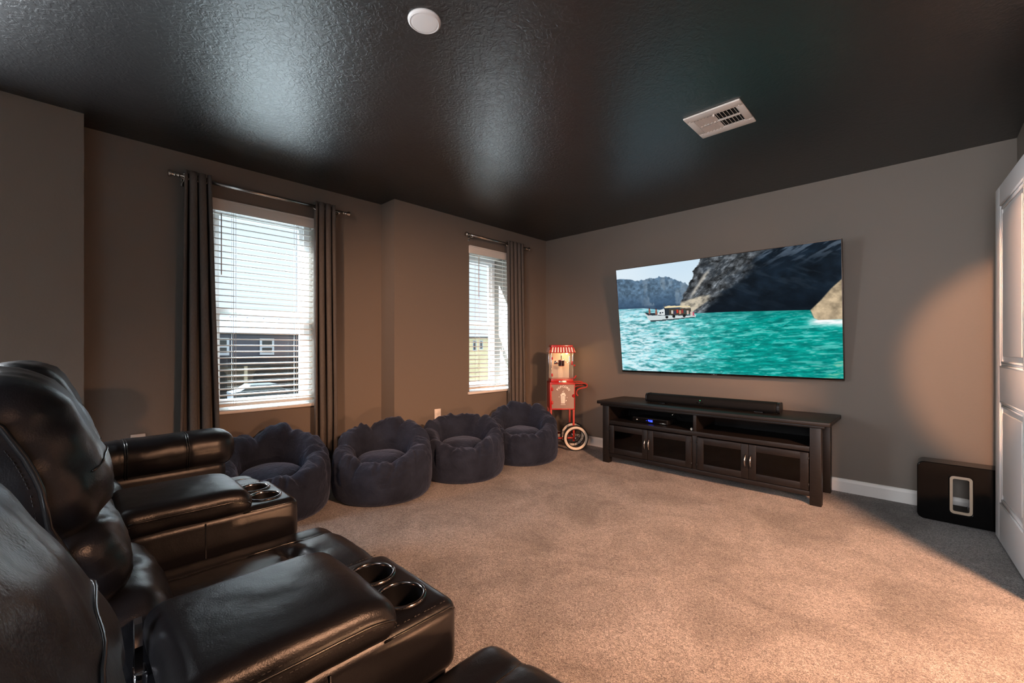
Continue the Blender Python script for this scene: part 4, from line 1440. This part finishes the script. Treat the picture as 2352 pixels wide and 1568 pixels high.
# legs and lower rails
for sx in (-1, 1):
    for sy in (-1, 1):
        z0 = 0 if sx < 0 else .10
        MB().bbox((sx * (fw - .014) - .010, sy * (fd - .014) - .010, z0), (sx * (fw - .014) + .010, sy * (fd - .014) + .010, ZC0 + .002), .002).build('leg', M['red_dark'], t)
for sy in (-1, 1):
    MB().bbox((-fw + .02, sy * (fd - .014) - .007, .125), (fw - .004, sy * (fd - .014) + .007, .142), .002).build('lower_rail', M['red_dark'], t)
wx, wr = .140, .138
MB().tube([(wx, -.19, .137), (wx, .06, .137)], .006, 10).build('axle', M['chrome'], t)
for sy in (-1, .2):
    yw = sy * .172
    tyre = MB().lathe([(.1195, yw - .010), (.128, yw - .012), (wr - .002, yw - .007), (wr, yw), (wr - .002, yw + .007), (.128, yw + .012), (.1195, yw + .010), (.1195, yw)], 56, 'y', at=(wx, 0, .138), closed=True)
    wh = tyre.build('wheel', M['tyre'], t)
    MB().lathe([(.1000, yw - .009), (.104, yw - .0125), (.122, yw - .0135), (.126, yw - .0125), (.126, yw + .0125), (.104, yw + .0125), (.1000, yw + .009)], 56, 'y', at=(wx, 0, .138), closed=True).build('whitewall', M['whitewall'], wh)
    MB().lathe([(.092, yw - .006), (.099, yw - .009), (.1015, yw), (.099, yw + .009), (.092, yw + .006)], 56, 'y', at=(wx, 0, .138), closed=True).build('rim', M['black'], wh)
    hub = MB().lathe([(0, yw - .020), (.010, yw - .020), (.016, yw - .010), (.016, yw + .010), (.010, yw + .02), (0, yw + .02)], 20, 'y', at=(wx, 0, .138))
    hub.build('hub', M['chrome'], wh)
    for k in range(10):
        a = 2 * math.pi * k / 10
        MB().tube([(wx + .012 * math.cos(a), yw, .138 + .012 * math.sin(a)), (wx + .094 * math.cos(a + .12), yw, .138 + .094 * math.sin(a + .12))], .0022, 5).build('spoke', M['black'], wh)

# ------------------------------------------------------------------ outside the windows
GZ_ = -3.0
ground = mat('asphalt_and_lawn', (.10, .10, .095), .9)
color_mix(ground, add_noise(ground, .25, 4), (.025, .030, .02), (.05, .049, .047), .45, .55)
struct('ground', MB().box((-140, -60, GZ_ - .2), (XO - .6, 140, GZ_)), ground, 'grey-green ground and road outside')
m_side = mat('grey_violet_siding', (.10, .097, .12), .8)
ml, lk, pb = nodes(m_side)
m_brown = mat('brown_stucco', (.10, .075, .055), .85)
m_roof = mat('charcoal_shingles', (.02, .02, .022), .85)
m_tan = mat('tan_post_paint', (.40, .32, .22), .7)
m_hw = mat('white_house_trim', (.55, .57, .62), .6)
m_pane = mat('dark_house_pane', (.05, .05, .045), .15)
m_arch = mat('dark_garage_opening', (.02, .018, .016), .8)
def house(name, label, loc, rz, Wd, parts):
    t = thing(name, label, 'building', loc, rz)
    return t
h = thing('neighbor_house', 'grey neighbouring house with white-trimmed windows seen through the larger window', 'building', (-44, 9.2, GZ_), 0)
# local: facade in the plane x = 0, looking along +x; y runs along the facade, from 0 to 30
MB().box((-9, -12, 0), (0, 26, 5.35)).build('wall', m_side, h)
MB().box((-.2, -12, 0), (.9, 26, 2.95)).build('lower_storey', m_brown, h)
rf = MB()
rf.prism([(-10, 5.30), (.7, 5.20), (.7, 5.42), (-4.5, 7.05), (-10, 5.42)], -12.6, 26.6, 'xz')
rf.build('roof', m_roof, h)
MB().prism([(.0, 2.95), (2.3, 2.55), (2.3, 2.72), (.0, 3.35)], -12.3, 26.3, 'xz').build('porch_roof', m_roof, h)
wf_, wp_ = None, None
for i, y in enumerate((-3.2, .35, 3.95, 7.65, 12.0, 16.0, -8)):
    if wf_ is None:
        fr = MB()
        fr.box((0, -.60, 3.45), (.10, -.42, 4.95)).box((0, .42, 3.45), (.10, .60, 4.95)).box((0, -.42, 3.45), (.10, .42, 3.66)).box((0, -.42, 4.76), (.10, .42, 4.95)).box((0, -.42, 4.12), (.10, .42, 4.26))
        wf_ = fr.build('window', m_hw, h, (0, y, 0))
        wp_ = MB().box((.01, -.42, 3.66), (.04, .42, 4.76)).build('pane', m_pane, wf_)
    else:
        c = share(wf_, h, (0, y, 0))
        share(wp_, c)
def arch(y0, y1, zt):
    n = 12
    pts = [(y0, 0), (y1, 0)] + [((y0 + y1) / 2 + (y1 - y0) / 2 * math.cos(math.pi * k / n), zt * .62 + zt * .38 * math.sin(math.pi * k / n)) for k in range(n + 1)]
    return pts
for y in (-1.4, 4.6, 10.6):
    MB().prism(arch(y - 2.0, y + 2.0, 2.6), .88, .94, 'yz').build('garage_opening', m_arch, h)
for y in (-4.4, 1.7, 7.8, 13.6):
    MB().box((1.9, y - .12, 0), (2.15, y + .12, 2.6)).build('porch_post', m_tan, h)
rl = MB()
for k in range(26):
    rl.tube([(-4.5, -11 + k * 1.45, 7.02), (-4.5, -11 + k * 1.45, 7.16)], .06, 6)
rl.build('ridge_caps', m_hw, h)

h = thing('cream_house', 'cream stucco house with small dark windows seen through the narrow window', 'building', (-29.5, 27.4, GZ_), R(-46))
m_cream = mat('cream_stucco', (.78, .62, .36), .8)
MB().box((-6, -2.0, 0), (0, 1.45, 4.95)).build('wall', m_cream, h)
MB().prism([(-6.4, 4.95), (.35, 4.95), (.35, 5.12), (-6.4, 5.30)], -2.2, 1.7, 'xz').build('roof', m_roof, h)
for y, z, hh in ((-1.15, 3.9, .8), (-.55, 4.0, .7), (.55, 2.2, .75)):
    fr = MB().box((0, y - .16, z - .06), (.05, y - .11, z + hh + .06)).box((0, y + .11, z - .06), (.05, y + .16, z + hh + .06)).box((0, y - .11, z - .06), (.05, y + .11, z)).box((0, y - .11, z + hh), (.05, y + .11, z + hh + .06))
    wo = fr.build('window', m_hw, h)
    MB().box((.0, y - .11, z), (.025, y + .11, z + hh)).build('pane', m_pane, wo)
MB().box((0, 1.45, 0), (.04, 1.50, 4.95)).build('corner_trim', m_hw, h)
h = thing('blue_townhouse', 'blue-grey townhouse beside the cream house outside the narrow window', 'building', (-27.6, 30.5, GZ_), R(-46))
m_bl = mat('blue_grey_siding', (.28, .33, .38), .8)
MB().box((-6, -1.5, 0), (0, 5.5, 4.3)).build('wall', m_bl, h)
MB().prism([(-6.4, 4.3), (.4, 4.3), (.4, 4.45), (-3, 5.4), (-6.4, 4.45)], -1.7, 5.7, 'xz').build('roof', m_roof, h)
for y in (-.8, .6, 2.0, 3.6):
    for z in (1.0, 2.9):
        wo = MB().box((0, y - .3, z), (.05, y + .3, z + .9)).build('window', m_hw, h)
        MB().box((.045, y - .24, z + .06), (.06, y + .24, z + .84)).build('pane', m_pane, wo)
def car(label, x, y, rz, col, nm):
    t = thing('parked_car', label, 'car', (x, y, GZ_), rz, 'cars parked outside')
    m_ = mat(nm, col, .3, spec=.6)
    MB().prism([(-2.1, .35), (2.1, .35), (2.15, .75), (1.3, .95), (.7, 1.4), (-1.0, 1.42), (-1.7, 1.0), (-2.15, .9)], -.85, .85, 'xz').build('body', m_, t)
    MB().prism([(1.12, .98), (.66, 1.34), (-.95, 1.36), (-1.5, 1.0)], -.87, .87, 'xz').build('side_glass', m_pane, t)
    for sx in (-1.3, 1.3):
        for sy in (-.8, .8):
            MB().lathe([(0, -.1), (.3, -.1), (.33, 0), (.3, .1), (0, .1)], 18, 'y', at=(sx, sy, .33)).build('wheel', M['tyre'], t)
car('charcoal car parked before the grey house', -36, 10.5, R(90), (.03, .032, .036), 'charcoal_car_paint')
car('dark grey car parked before the grey house', -36, 16.4, R(90), (.06, .065, .07), 'grey_car_paint')
car('dark blue car parked before the cream house', -22.5, 22.5, R(44), (.05, .06, .14), 'blue_car_paint')
